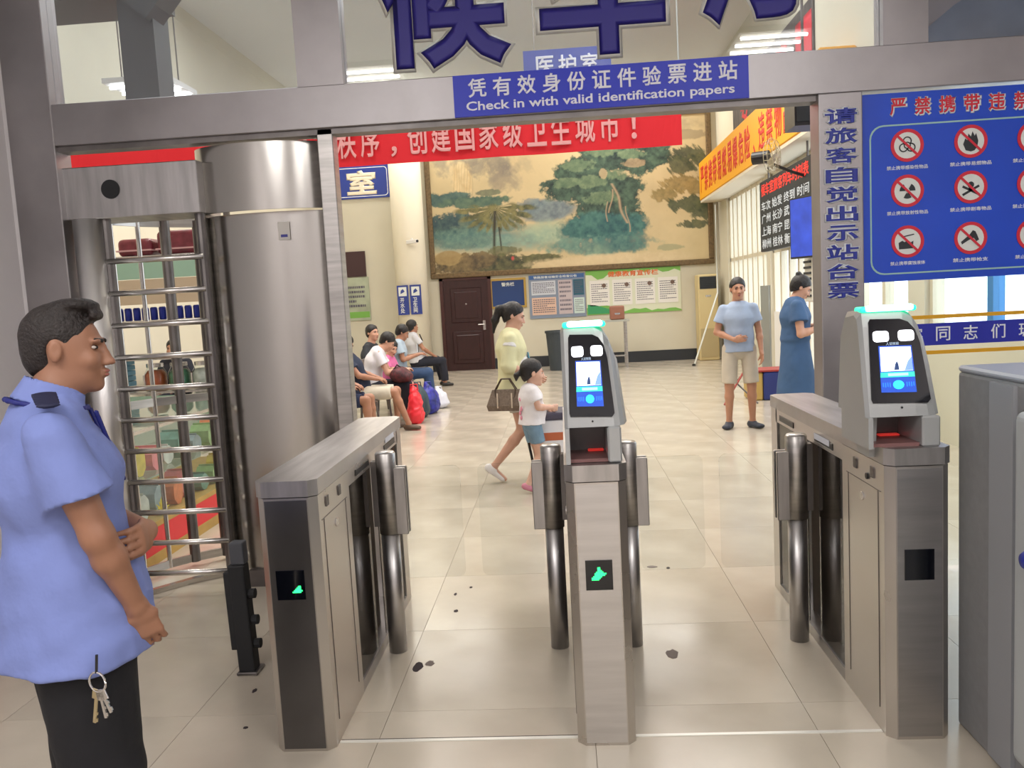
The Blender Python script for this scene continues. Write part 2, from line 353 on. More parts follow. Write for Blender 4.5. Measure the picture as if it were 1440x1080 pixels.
def pict(kind, x, z, y, s=1.0):
    b = MB()
    P = lambda pts: b.yprism([(x+u*s, z+v*s) for u, v in pts], y-0.001, y+0.001)
    if kind == 'bio':
        for a in (90, 210, 330):
            ringp(b, x+0.022*math.cos(math.radians(a)), z+0.022*math.sin(math.radians(a)), 0.017, 0.023, y, a-140, a+140, 16)
        ringp(b, x, z, 0.013, 0.018, y)
    elif kind == 'fire':
        P([(-.02, -.034), (-.03, -.01), (-.022, .012), (-.014, .004), (-.010, .03), (0, .018), (.006, .038), (.014, .02), (.02, .03), (.028, .0), (.024, -.022), (.014, -.036), (0, -.04)])
    elif kind == 'rad':
        for a in (30, 150, 270): ringp(b, x, z, 0.012, 0.04, y, a-30, a+30, 8)
    elif kind == 'poison':
        ringp(b, x, z+.012, 0, 0.016, y); P([(-.009, -.002), (.009, -.002), (.007, -.012), (-.007, -.012)])
        P([(-.034, -.026), (-.03, -.034), (.034, .0), (.03, .008)]); P([(.034, -.026), (.03, -.034), (-.034, .0), (-.03, .008)])
    elif kind == 'liquid':
        P([(-.034, -.03), (-.036, -.004), (-.022, .004), (-.012, -.002), (.0, .006), (.012, -.004), (.022, .002), (.02, -.028)])
        P([(-.02, .022), (.024, .03), (.026, .026), (-.018, .018)])
    elif kind == 'gun':
        P([(-.038, -.014), (-.034, -.024), (-.008, -.008), (.012, .0), (.022, -.014), (.032, -.008), (.026, .008), (.018, .026), (.008, .03), (-.004, .014)])
    else:
        P([(-.012, -.036), (-.012, .012), (-.004, .02), (-.004, .034), (.004, .034), (.004, .02), (.012, .012), (.012, -.036)])
    return b
caps = [['禁止携带感染性物品', '禁止携带易燃物品', '禁止携带爆炸物品'], ['禁止携带放射性物品', '禁止携带剧毒物品', '禁止携带管制刀具'], ['禁止携带腐蚀液体', '禁止携带枪支', '禁止携带高压瓶']]
kinds = [['bio', 'fire', 'bottle'], ['rad', 'poison', 'bottle'], ['liquid', 'gun', 'bottle']]
for i, z in enumerate((2.285, 2.052, 1.79)):
    for j, x in enumerate((1.836, 2.157, 2.473)):
        d = disc(ps, M_PW, 'symbol_disc', x, z, 0.074, fy)
        b = MB(); ringp(b, x, z, 0.067, 0.084, fy-0.001); b.obj('symbol_ring', M_RED, d)
        pict(kinds[i][j], x, z, fy-0.002, 1.3).obj('pictogram', M_PK, d)
        MB().yprism([(x-.056, z+.048), (x-.048, z+.056), (x+.056, z-.048), (x+.048, z-.056)], fy-0.005, fy-0.003).obj('symbol_slash', M_RED, d)
        lettering('caption', caps[i][j], ps, M_LW, (x, fy, z-0.112), 0.21 if i < 2 else 0.18, 0.021, bold=0.02, th=0.0015)
# stripes and strip on the glass
st = thing('glass_warning_strip', 'blue warning strip between two yellow stripes on the glass', 'strip', (2.6, YF+0.04, 1.19))
MY = mat('yellow_tape', L(226, 168, 30), 0.5); MBL = mat('blue_tape', L(34, 44, 170), 0.45)
board('yellow_stripe', 1.60, XR-0.002, 1.377, 1.397, YF+0.045, 0.004, MY, st)
board('yellow_stripe', 1.60, XR-0.002, 1.187, 1.207, YF+0.045, 0.004, MY, st)
board('blue_band', 1.60, XR-0.002, 1.235, 1.352, YF+0.045, 0.004, MBL, st)
for k, ch in enumerate('旅客同志们玻璃危险'):
    lettering('letter', ch, st, M_LW, (1.74+k*0.142, YF+0.044, 1.295), 0.074, 0.076, bold=0.012, th=0.002)
# picture sheet behind the right transom pane
pc = thing('transom_picture', 'blue landscape picture behind the right transom pane', 'picture', (2.8, YF+0.08, 2.79))
M_PIC = mat('misty_blue_picture', L(160, 176, 196), .6, var=.5, scale=2.2, col2=L(100, 118, 142))
b = board('sheet', 1.94, XR-0.01, 2.80, 3.6, YF+0.08, 0.004, mat('pink_sky_print', L(196, 178, 178), .6, var=.1, scale=3), pc)
R_ = random.Random(3); zt = [2.88+0.5*min(1, k/5)+R_.uniform(-.03, .03) for k in range(12)]
MB().yprism([(1.94, 2.80), (3.6, 2.80)]+[(1.94+1.66*k/11, zt[k]) for k in range(11, -1, -1)], YF+0.077, YF+0.08).obj('mountain_print', M_PIC, pc)
# red banner
bn = thing('red_banner', 'long red banner with white slogan hanging across the hall', 'banner', (-1.8, 8, 2.95))
M_BAN = mat('red_cloth', L(226, 30, 44), 0.7); M_BTX = mat('banner_print', L(238, 168, 168), 0.6)
def banner_z(x): return 2.945
n = 60; R0 = []; 
rows = []
for k in range(n+1):
    x = -4.72+(1.20+4.72)*k/n; wv = 0.012*math.sin(k*0.7)
    rows.append([(x, 8+wv, 2.945), (x, 8+wv*0.3, 3.40), (x, 8.004+wv*0.3, 3.40), (x, 8.004+wv, 2.945)])
MB().loft(rows).obj('cloth', M_BAN, bn)
for k, ch in enumerate('维护公共秩序，创建国家级卫生城市！'):
    x = -2.872+k*0.2269
    w, h, dz = (0.185, 0.30, 0)
    if ch == '，': w, h, dz = 0.06, 0.10, -0.11
    if ch == '！': w, h, dz = 0.05, 0.28, 0.0
    lettering('letter', ch, bn, M_BTX, (x, 7.984, 3.165+dz), w, h, bold=0.02, th=0.002)
for x in (-4.72, 1.19): MB().tube([(x, 8.0, 3.4), (x, 8.0, ZC)], 0.006, 6).obj('cord', M_PW, bn)
# hanging room sign seen through the transom
hs = thing('hanging_room_sign', 'small blue hanging sign seen through the transom above the check-in sign', 'sign', (0.2, 12, 5))
zz = 1.6+(417-95)*12/1165
board('panel', -0.36, 0.86, zz-0.35, zz+0.12, 12, 0.03, mat('sign_mid_blue', L(70, 90, 180), .5), hs)
for k, ch in enumerate('医护室'): lettering('letter', ch, hs, M_SWHITE, (-0.06+k*0.31, 11.998, zz-0.10), 0.25, 0.27, bold=0.02, th=0.003)
for x in (-0.2, 0.7): MB().tube([(x, 12.015, zz+0.12), (x, 12.015, ZC)], 0.008, 6).obj('rod', STEEL, hs)
# ================================================================ FAR WALL
rs = thing('room_name_sign', 'blue sign board with one white character above the wall poster', 'sign', (-4.9, YE, 4.08))
board('panel', -5.78, -3.80, 4.10, 4.84, YE-0.04, 0.04, mat('enamel_blue', L(40, 62, 150), .35), rs)
lettering('letter', '室', rs, mat('cream_print', L(240, 228, 205), .5), (-4.45, YE-0.042, 4.46), 0.70, 0.56, bold=0.045, th=0.006)
lettering('letter', '务', rs, MATS['cream_print'], (-5.30, YE-0.042, 4.46), 0.62, 0.56, bold=0.045, th=0.006)
fo = rrect(-5.74, -3.84, 4.14, 4.80, .08); fi = rrect(-5.725, -3.855, 4.155, 4.785, .07); b = MB(); n = len(fo)
for k in range(n): b.yprism([fo[k], fo[(k+1) % n], fi[(k+1) % n], fi[k]], YE-0.044, YE-0.04)
b.obj('border_line', M_LW, rs)
# painting
def fbm(u, v, sc, seed, octv=5):
    r = np.random.RandomState(seed); out = np.zeros_like(u); amp = 1; tot = 0
    for o in range(octv):
        G = r.rand(256, 256); x = u*sc; y = v*sc; xi = np.floor(x).astype(int); yi = np.floor(y).astype(int)
        fx = x-xi; fy_ = y-yi; fx = fx*fx*(3-2*fx); fy_ = fy_*fy_*(3-2*fy_)
        g = lambda a, c: G[(a) % 256, (c) % 256]
        out += amp*((g(xi, yi)*(1-fx)+g(xi+1, yi)*fx)*(1-fy_)+(g(xi, yi+1)*(1-fx)+g(xi+1, yi+1)*fx)*fy_); tot += amp
        sc *= 2.1; amp *= 0.55
    return out/tot
PX0, PX1, PZ0, PZ1 = -2.97, 3.53, 2.16, 5.62
pn = thing('landscape_painting', 'huge framed landscape painting of trees, hills and water on the far wall', 'painting', (0.28, YE, PZ0))
NU, NV = 620, 330
U, V = np.meshgrid(np.linspace(0, 1, NU), np.linspace(0, 1, NV)); asp = 6.3/3.3
img = np.zeros((NV, NU, 3)); base = vec(L(196, 176, 134)); img[:] = base
N1 = fbm(U*asp, V, 4, 1); N2 = fbm(U*asp, V, 13, 2, 6); N3 = fbm(U*asp, V, 38, 3); N4 = fbm(U*asp, V, 90, 4, 3); NS = fbm(U*asp*2.5+V*2.0, V*.7, 16, 9)
img *= (0.80+0.40*N1)[..., None]
def lay(mask, c, c2=None, nz=None):
    global img
    c = vec(L(*c)); nz = np.clip((N3*.6+N2*.4-.3)*2.4, 0, 1) if nz is None else nz
    colr = c if c2 is None else c[None, None]*(1-nz[..., None]) + vec(L(*c2))[None, None]*nz[..., None]
    m_ = np.clip(mask, 0, 1)[..., None]; img = img*(1-m_)+colr*m_
def blob(cu, cv, ru, rv, nz=None, amp=1.2, soft=0.5):
    nz = N2*.55+N3*.3+N4*.15 if nz is None else nz*.7+N3*.3
    d = ((U-cu)/ru)**2+((V-cv)/rv)**2
    return np.clip((1.5-d+amp*(nz-0.5)*3.2)/soft, 0, 1)
# faint cliffs and falls, upper left
lay(blob(.20, .74, .15, .10, N2, 1.6, 1.1)*.75, (96, 92, 92), (150, 140, 118)); lay(blob(.27, .66, .06, .10, N2, 1.3, .9)*.6, (104, 98, 96), (150, 138, 116))
lay(blob(.12, .64, .032, .13, NS, .5, .7)*.85, (196, 168, 120), (214, 192, 146)); lay(blob(.37, .72, .07, .12, NS, .8, .9)*.5, (206, 184, 140))
for k in range(9): lay(np.exp(-((U-.09-.008*k-.004*np.sin(V*20+k))/.0012)**2)*(V > .52)*(V < .76)*.5, (150, 130, 96))
lay(blob(.05, .52, .10, .045), (50, 78, 78), (90, 112, 100)); lay(blob(.16, .49, .12, .035), (56, 84, 76), (96, 116, 92)); lay(blob(.21, .55, .04, .02)*.8, (64, 80, 70), (100, 112, 84))
lay(blob(.07, .33, .13, .085), (38, 62, 72), (76, 98, 90)); lay(blob(.20, .33, .11, .07)*.8, (60, 86, 88), (108, 122, 100))
lay(blob(.42, .40, .10, .07, N1, .7, .8)*.9, (74, 94, 112), (124, 142, 142)); lay(blob(.36, .44, .05, .05)*.7, (88, 104, 118), (130, 144, 140))
lay(blob(.26, .22, .30, .085, N1, .7, 1.2)*.9, (78, 124, 124), (128, 158, 140)); lay(blob(.10, .24, .10, .07)*.6, (50, 84, 88), (96, 126, 112)); lay(blob(.44, .25, .10, .08, N1, .5, 1.3)*.75, (150, 172, 148), (176, 186, 152))
# great tree in the middle
T = np.maximum.reduce([blob(*q, amp=1.25) for q in ((.56, .66, .09, .10), (.66, .74, .11, .09), (.74, .70, .08, .09), (.50, .54, .085, .07), (.46, .58, .05, .03), (.60, .52, .10, .12), (.69, .50, .07, .14), (.64, .36, .11, .12), (.80, .80, .07, .05), (.83, .72, .05, .06), (.52, .64, .06, .06), (.60, .80, .06, .04))])
lay(T, (18, 38, 38), (78, 102, 82))
for k, q in enumerate(((.54, .70, .05, .035), (.64, .78, .06, .03), (.50, .58, .05, .03), (.73, .75, .05, .03), (.58, .58, .05, .035), (.69, .62, .04, .035), (.62, .46, .05, .04), (.80, .82, .045, .02))):
    lay(blob(*q, amp=1.5)*.65, (86, 112, 84), (130, 146, 108))
lay(blob(.62, .26, .15, .10, N2, .9, .7), (30, 76, 82), (74, 118, 108)); lay(blob(.60, .14, .17, .06, N2, 1.0, .8)*.9, (58, 106, 106), (118, 150, 128)); lay(blob(.70, .16, .08, .07, N2, .9, .8)*.8, (40, 84, 90), (84, 124, 112)); lay(blob(.50, .16, .05, .04)*.7, (70, 116, 112), (124, 152, 130))
lay(blob(.74, .69, .04, .025, amp=1.6)*.75, (142, 120, 90), (176, 150, 116)); lay(blob(.63, .63, .012, .03)*.7, (188, 164, 124))
for (u0, w_, v0, v1, sl_) in ((.68, .0045, .28, .56, -.16), (.655, .0025, .36, .52, .08), (.705, .002, .22, .4, -.05), (.64, .002, .3, .44, .02)):
    lay(np.exp(-((U-u0-sl_*(V-.45)-.004*np.sin(V*30))/w_)**2)*(V > v0)*(V < v1)*.85, (176, 150, 118))
# willow fronds at the right
for (cu, cv, ru, rv, a, c) in ((.94, .73, .06, .045, (36, 50, 38), (90, 94, 62)), (.905, .66, .035, .06, (44, 58, 42), (100, 100, 64)), (.975, .68, .04, .05, (44, 56, 40), (96, 96, 60)), (.91, .53, .075, .05, (104, 92, 48), (160, 136, 84)), (.85, .46, .05, .045, (110, 100, 54), (158, 134, 84)), (.97, .50, .06, .05, (120, 104, 54), (164, 140, 88)), (.94, .39, .07, .05, (40, 60, 44), (92, 98, 62)), (.985, .34, .05, .05, (50, 66, 48), (96, 98, 64)), (.95, .25, .05, .025, (56, 70, 50), (100, 100, 66))):
    lay(blob(cu, cv, ru, rv, NS, 1.4, .5)*.92, a, c)
# palm
th = np.arctan2(V-.44, (U-.235)*asp); rr_ = np.hypot((U-.235)*asp, (V-.44)*1.7)
fr_ = np.abs(np.sin(th*11+N1*3)); pal = np.clip((.27-rr_+.10*(fr_-.6))/.05, 0, 1)*np.clip((.47+.01*np.sin(U*90)-V)/.02, 0, 1)*np.clip((V-.20-.12*(1-np.clip(rr_/.25, 0, 1)))/.05, 0, 1)
lay(pal*np.clip((N3+fr_*.5-.45)*4, 0, 1)*.95, (58, 66, 40), (132, 124, 74)); 
lay(np.exp(-((U-.228-.05*(V-.3)**2-.04*(V-.3))/.0055)**2)*(V > .09)*(V < .42), (44, 42, 34)); lay(np.exp(-((U-.248+.03*(V-.2))/.003)**2)*(V > .14)*(V < .31), (44, 42, 34))
# rocks and shore
lay(blob(.10, .06, .12, .07), (62, 56, 42), (140, 118, 76)); lay(blob(.055, .11, .045, .045, N1, .4, .4)*.9, (148, 124, 78), (166, 142, 94)); lay(blob(.26, .05, .10, .06), (46, 50, 38), (106, 102, 66)); lay(blob(.17, .08, .06, .05)*.9, (70, 60, 44), (128, 108, 72)); lay(blob(.38, .075, .09, .025), (66, 68, 46), (116, 112, 72)); lay(blob(.26, .14, .05, .03)*.8, (60, 66, 44), (112, 110, 70))
lay(np.clip(1-((U-.289)/.007)**2-((V-.085)/.018)**2, 0, 1), (196, 72, 72))
lay(blob(.64, .035, .26, .04, N1, .8, .9)*.85, (200, 178, 138), (212, 192, 152)); lay(blob(.86, .10, .05, .018)*.5, (118, 134, 104)); lay(blob(.86, .93, .16, .05, N1, 1.4, 1.2)*.5, (120, 106, 86)); lay(blob(.93, .86, .06, .03)*.5, (104, 94, 76))
xs_ = PX0+0.1+U*(PX1-PX0-0.2); zs_ = PZ0+0.1+V*(PZ1-PZ0-0.2)
verts = np.stack([xs_, np.full_like(xs_, YE-0.06), zs_], -1).reshape(-1, 3)
ii = (np.arange(NV-1)[:, None]*NU+np.arange(NU-1)[None]).ravel(); fc = np.stack([ii, ii+1, ii+NU+1, ii+NU], -1)
def np_mesh(name, v, f):
    me = bpy.data.meshes.new(name); me.vertices.add(len(v)); me.vertices.foreach_set('co', v.astype(np.float32).ravel())
    me.loops.add(f.size); me.loops.foreach_set('vertex_index', f.astype(np.int32).ravel())
    me.polygons.add(len(f)); me.polygons.foreach_set('loop_start', np.arange(0, f.size, f.shape[1], dtype=np.int32)); me.update(calc_edges=True); return me
me = np_mesh('canvas', verts, fc)
ca = me.color_attributes.new('paint', 'FLOAT_COLOR', 'POINT'); ca.data.foreach_set('color', np.concatenate([img.reshape(-1, 3), np.ones((NU*NV, 1))], 1).astype(np.float32).ravel())
mp_ = bpy.data.materials.new('painted_canvas'); mp_.use_nodes = True; at = mp_.node_tree.nodes.new('ShaderNodeAttribute'); at.attribute_name = 'paint'
mp_.node_tree.links.new(at.outputs['Color'], mp_.node_tree.nodes['Principled BSDF'].inputs['Base Color']); mp_.node_tree.nodes['Principled BSDF'].inputs['Roughness'].default_value = .6
mobj('canvas', me, mp_, pn)
M_GILT = mat('bronze_frame', L(112, 92, 62), 0.5, 0.3, var=.4, scale=20, bump=.3)
for a, c_ in (((PX0, YE-0.11, PZ0), (PX1, YE-0.001, PZ0+0.12)), ((PX0, YE-0.11, PZ1-0.12), (PX1, YE-0.001, PZ1)), ((PX0, YE-0.11, PZ0+.12), (PX0+0.12, YE-0.001, PZ1-.12)), ((PX1-0.12, YE-0.11, PZ0+.12), (PX1, YE-0.001, PZ1-.12))):
    MB().box(a, c_, 0.02, 2).obj('frame_rail', M_GILT, pn)
MB().box((PX0+.1, YE-0.05, PZ0+.1), (PX1-.1, YE-0.001, PZ1-.1)).obj('backing', M_PK, pn)
# door in far wall
dw = MB().box((-2.75, YE-0.03, 0.0), (-1.63, YE, 2.12)).obj('door_3', mat('dark_maroon_wood', L(54, 26, 26), .35, var=.3, scale=4, stretch=(4, 1, 1))); tag(dw, kind='structure')
MD = MATS['dark_maroon_wood']
for (x0, x1, z0, z1) in ((-2.55, -1.83, 1.12, 1.92), (-2.55, -1.83, 0.16, 0.92)):
    for i, e in enumerate((0, .09)):
        MB().box((x0+e, YE-0.045-0.012*i, z0+e), (x1-e, YE-0.03, z1-e), 0.012, 1).obj('door_panel', MD, dw)
for (a, c_) in (((-2.79, YE-0.06, 0), (-2.71, YE-.031, 2.16)), ((-1.67, YE-0.06, 0), (-1.59, YE-.031, 2.16)), ((-2.79, YE-0.06, 2.1), (-1.59, YE-.031, 2.18))):
    MB().box(a, c_).obj('door_frame', mat('maroon_frame', L(66, 34, 32), .35), dw)
MB().box((-1.82, YE-0.075, 0.93), (-1.76, YE-0.031, 1.15)).tube([(-1.79, YE-0.075, 1.06), (-1.79, YE-0.11, 1.06), (-1.93, YE-0.11, 1.06)], .012, 8).obj('door_handle', STEEL_B, dw)
MB().tube([(-2.19, YE-0.031, 1.55), (-2.19, YE-0.06, 1.55)], .02, 8).obj('peephole', STEEL_B, dw)
# posters
def txtblock(parent, x0, x1, z0, z1, y, m, rows_, gap=.5, seed=0):
    r = random.Random(seed); b = MB(); h = (z1-z0)/rows_
    for k in range(rows_):
        z = z1-h*k; xe = x1 if k % 4 != 3 else x0+(x1-x0)*r.uniform(.4, .9); x = x0
        while x < xe:
            w = r.uniform(.03, .08)*(x1-x0)+.01; b.box((x, y-0.002, z-h*gap), (min(x+w, xe), y, z)); x += w+.012
    return tag(b.obj('print_lines', m, parent), kind='stuff')
M_GOLD = mat('gold_frame', L(176, 148, 78), .4, .5)
nb = thing('blue_notice_board', 'small dark blue board with gold frame right of the maroon door', 'notice board', (-1.2, YE, 1.44))
board('panel', -1.57, -0.83, 1.45, 2.04, YE-0.03, .029, mat('board_navy', L(24, 56, 110), .5), nb)
for (x0, x1, z0, z1) in ((-1.62, -1.57, 1.40, 2.09), (-.83, -.78, 1.40, 2.09), (-1.57, -.83, 2.04, 2.09), (-1.57, -.83, 1.40, 1.45)): board('frame_rail', x0, x1, z0, z1, YE-.045, .044, M_GOLD, nb)
lettering('lettering', '警务栏', nb, M_PW, (-1.2, YE-.031, 1.95), .30, .09, bold=.02)
nb = thing('grey_notice_board', 'blue-grey printed notice board behind the woman in yellow', 'notice board', (-.1, YE, 1.12))
board('panel', -0.72, 0.58, 1.12, 2.12, YE-.03, .029, mat('board_greyblue', L(128, 140, 158), .6), nb)
board('header', -0.70, 0.56, 2.02, 2.11, YE-.033, .004, mat('print_blue', L(60, 96, 150), .6), nb)
lettering('lettering', '铁路旅客运输安全检查公告', nb, M_PW, (-.1, YE-.034, 2.065), 1.0, .06, bold=.02)
for i, (x0, x1, z0, z1, c_) in enumerate(((-.66, -.1, 1.66, 1.98, (196, 200, 208)), (-.66, -.1, 1.2, 1.6, (214, 180, 160)), (-.04, .28, 1.2, 1.98, (190, 176, 178)), (.31, .55, 1.62, 1.98, (40, 90, 110)), (.31, .55, 1.2, 1.56, (196, 214, 206)))):
    board('sheet', x0, x1, z0, z1, YE-.034, .004, mat('sheet_%d' % i, L(*c_), .6), nb)
    txtblock(nb, x0+.03, x1-.03, z0+.03, z1-.04, YE-.034, mat('print_grey', L(96, 92, 104), .6), 7, .45, i)
nb = thing('long_green_poster', 'long green-edged wall poster of printed sheets right of the notice board', 'poster', (1.7, YE, 1.1))
board('panel', 0.60, 2.76, 1.14, 2.15, YE-.03, .029, mat('poster_pale', L(214, 216, 190), .6), nb)
R_ = random.Random(5)
for (zc, up) in ((1.14, 1), (2.15, -1)):
    P = [(0.60, zc)]+[(0.60+2.16*k/16, zc+up*R_.uniform(.04, .16)*(1.4 if k < 5 else .7)) for k in range(17)]+[(2.76, zc)]
    MB().yprism(P, YE-.034, YE-.03).obj('green_print', mat('print_green', L(120, 176, 80), .6), nb)
MB().yprism([(.62, 1.16), (1.3, 1.16), (1.1, 1.26), (.8, 1.36), (.62, 1.38)], YE-.037, YE-.034).obj('green_print', mat('print_deep_green', L(60, 150, 96), .6), nb)
lettering('lettering', '健康教育宣传栏', nb, mat('print_orange', L(226, 110, 50), .6), (1.68, YE-.036, 2.05), 1.15, .13, bold=.02)
for k in range(4):
    x0 = .68+k*.52; board('sheet', x0, x0+.45, 1.34, 1.92, YE-.037, .004, mat('sheet_pale', L(226, 222, 214), .6), nb)
    txtblock(nb, x0+.04, x0+.41, 1.40, 1.84, YE-.037, MATS['print_grey'], 9, .4, k+10)
    MB().tube([(x0+.33, YE-.037, 1.80), (x0+.33, YE-.042, 1.80)], .05, 10).obj('picture_print', mat('print_brown', L(110, 88, 76), .6), nb)
nb = thing('framed_green_poster', 'green poster under a dark maroon board on the far left wall', 'poster', (-4.78, YE, 1.28))
board('panel', -5.2, -4.45, 1.30, 2.30, YE-.04, .039, mat('poster_sage', L(176, 184, 160), .6, var=.25, scale=3), nb)
board('green_print', -5.18, -4.47, 1.36, 1.50, YE-.043, .004, MATS['print_green'], nb)
txtblock(nb, -5.12, -4.55, 1.56, 2.1, YE-.042, MATS['print_grey'], 5, .5, 44)
nb = tag(board('maroon_board', -4.99, -4.49, 2.32, 2.90, YE-.05, .049, mat('board_maroon', L(62, 36, 38), .5)), 'dark maroon square board above the green poster', 'board')
# round pillar
pl_ = MB().lathe([(0.36, 0), (0.36, ZC)], (-3.36, YE-0.45), 40).obj('pillar', mat('pillar_cream', L(236, 228, 206), .5), None, True); tag(pl_, kind='structure')
for p_ in pl_.data.polygons: p_.use_smooth = abs(p_.normal.z) < .5
for i, x in enumerate((-3.51, -3.22)):
    s_ = thing('pillar_sign', ['left of the two narrow blue signs on the cream pillar', 'right of the two narrow blue signs on the cream pillar'][i], 'sign', (x, YE-.83, 1.4), 'blue signs on the cream pillar')
    board('panel', x-.125, x+.125, 1.38, 2.04, YE-.845, .03, mat('sign_navy', L(44, 62, 140), .5), s_)
    board('pictogram_field', x-.09, x+.09, 1.80, 2.0, YE-.849, .004, M_PW, s_)
    MB().yprism([(x-.05, 1.85), (x+.0, 1.87), (x+.05, 1.9), (x+.01, 1.96), (x-.04, 1.92)], YE-.852, YE-.849).obj('pictogram', MATS['sign_navy'], s_)
    lettering('lettering', ['开\n水\n处', '卫\n生\n间'][i], s_, M_PW, (x-.02, YE-.847, 1.59), .1, .34, bold=.02)
cc = thing('cctv_camera', 'small white camera on the cream pillar beside the painting', 'camera', (-3.05, YE-.84, 2.9))
MB().box((-.04, -.17, -.04), (.04, .13, .04), .01, 2, Matrix.Translation((-3.22, YE-.96, 2.98)) @ Matrix.Rotation(math.radians(55), 4, 'Z')).obj('housing', WHITE, cc)
MB().tube([(-3.22, YE-.81, 3.05), (-3.22, YE-.93, 3.04)], .02, 8).obj('bracket', WHITE, cc)
MB().tube([(-3.08, YE-1.05, 2.98), (-3.06, YE-1.065, 2.98)], .03, 10).obj('lens', BLACK, cc)
# air conditioner in the corner
ac = thing('air_conditioner', 'tall cream floor-standing air conditioner in the far right corner', 'air conditioner', (3.3, 18.9, 0))
M_AC = mat('aged_cream_plastic', L(206, 186, 136), .45)
MB().box((3.06, 18.75, 0), (3.5, 19.2, 1.92), .03, 3).obj('body', M_AC, ac)
b = MB()
MB().box((3.10, 18.735, 1.60), (3.46, 18.76, 1.87)).obj('vent', M_PK, ac)
for k in range(6): MB().box((3.10, 18.725, 1.625+k*.04), (3.46, 18.745, 1.637+k*.04)).obj('vent_slat', BLACK, ac)
board('lower_panel', 3.09, 3.47, .08, .72, 18.735, .02, mat('ac_lower', L(180, 162, 120), .5), ac)
board('badge', 3.22, 3.34, 1.42, 1.46, 18.742, .01, STEEL_B, ac)
# right wall: dark upper notice, yellow banner, LED board, screen
ub = thing('upper_wall_panel', 'dark patterned panel with red characters above the yellow banner', 'panel', (XR, 14.6, 4.4))
MB().box((XR-.03, 12.0, 4.39), (XR-.001, 17.3, 5.5)).obj('panel', mat('dark_relief', L(84, 76, 74), .6, var=.6, scale=3, stretch=(1, 3, 1), col2=L(30, 32, 34)), ub)
for k, ch in enumerate('安全第一'): lettering('letter', ch, ub, M_RED, (XR-.032, 16.2-k*1.25, 4.95), .8, .8, '-X', bold=.02)
yb = thing('yellow_banner_box', 'yellow sign box with red characters on the right wall', 'sign', (XR, 14.5, 3.5))
MB().box((XR-.45, 10.4, 3.55), (XR-.001, 19.0, 4.38), .02, 1).obj('box', mat('banner_yellow', L(236, 166, 26), .5), yb)
tx = '严禁携带易燃易爆危险、违禁物品进站'
for k, ch in enumerate(tx):
    w, h, dz = (.40, .56, 0) if ch != '、' else (.16, .2, -.2)
    lettering('letter', ch, yb, mat('letter_red', L(206, 40, 24), .5), (XR-.452, 18.6-k*.485, 3.96+dz), w, h, '-X', bold=.025, th=.006)
MB().box((XR-.44, 10.45, 3.50), (XR-.001, 18.95, 3.549)).obj('underside', mat('cream_board', L(214, 204, 182), .6), yb)
lb = thing('led_timetable', 'dark hanging LED timetable with white characters and red title', 'display', (3.45, 13.7, 2.2))
MB().box((XR-.30, 11.25, 2.15), (XR-.20, 14.1, 3.28), .01, 1).obj('cabinet', mat('display_dark', L(40, 44, 50), .5), lb)
lettering('title', '候车室旅客列车时刻表', lb, mat('led_red', L(230, 50, 40), .5, emit=.7), (XR-.302, 12.68, 3.13), 2.6, .20, '-X', bold=.02)
for k, s_ in enumerate(('车次 始发 终到 时间', '广州 长沙 武昌 北京', '上海 南宁 昆明 成都', '柳州 桂林 衡阳 怀化')):
    tag(lettering('row', s_, lb, mat('led_white', L(190, 196, 200), .5, emit=.35), (XR-.302, 12.68, 2.87-k*.20), 2.6, .15, '-X', bold=.01), kind='stuff')
for y in (11.6, 13.7): MB().tube([(XR-.25, y, 3.28), (XR-.25, y, 3.50)], .015, 6).obj('hanger', STEEL_D, lb)
tv = thing('wall_screen', 'blue lit screen hanging in front of the LED timetable', 'screen', (3.3, 12.3, 1.9))
Mt = Matrix.Translation((3.27, 11.1, 2.33)) @ Matrix.Rotation(math.radians(-66), 4, 'Z')
MB().box((-.36, -.03, -.40), (.36, .03, .40), .01, 1, Mt).obj('casing', BLACK, tv)
MB().box((-.335, -.034, -.375), (.335, -.03, .375), 0, 1, Mt).obj('display', mat('screen_blue', L(40, 66, 170), .4, emit=.7, var=.5, scale=4), tv)
MB().box((-.03, .03, -.03), (.03, .36, .03), 0, 1, Mt).obj('wall_mount', BLACK, tv)
sp = thing('black_speaker_box', 'black speaker box hanging at the top left of the lettered column', 'speaker', (1.9, 7, 3.0))
MB().zprism([(1.955, 7.0), (2.16, 7.0), (2.19, 7.3), (1.955, 7.3)], 2.87, 3.2).obj('housing', BLACK, sp)
MB().box((1.97, 6.99, 2.9), (2.14, 7.0, 3.17)).obj('grille', RUB, sp); MB().tube([(2.07, 7.15, 3.2), (2.07, 7.15, ZC)], .012, 8).obj('hanger', STEEL_D, sp)
fn = thing('wall_fan', 'wire-caged wall fan below the yellow banner', 'fan', (3.3, 11.6, 2.95))
fc_ = Vector((2.92, 11.55, 3.32))
fr = Matrix.Translation(fc_) @ Matrix.Rotation(math.radians(60), 4, 'Z') @ Matrix.Rotation(PI/2, 4, 'X')
b = MB()
for k in range(18):
    a = 2*PI*k/18
    b.tube([fr @ Vector((.03*math.cos(a), .03*math.sin(a), .07)), fr @ Vector((.2*math.cos(a), .2*math.sin(a), .06)), fr @ Vector((.24*math.cos(a), .24*math.sin(a), 0)), fr @ Vector((.2*math.cos(a), .2*math.sin(a), -.06))], .003, 4)
for rad, z in ((.24, 0), (.2, .06), (.2, -.06), (.1, .07)): b.tube([fr @ Vector((rad*math.cos(2*PI*k/24), rad*math.sin(2*PI*k/24), z)) for k in range(25)], .004, 5)
b.obj('cage', mat('fan_wire', L(176, 168, 140), .4, .4), fn)
b = MB()
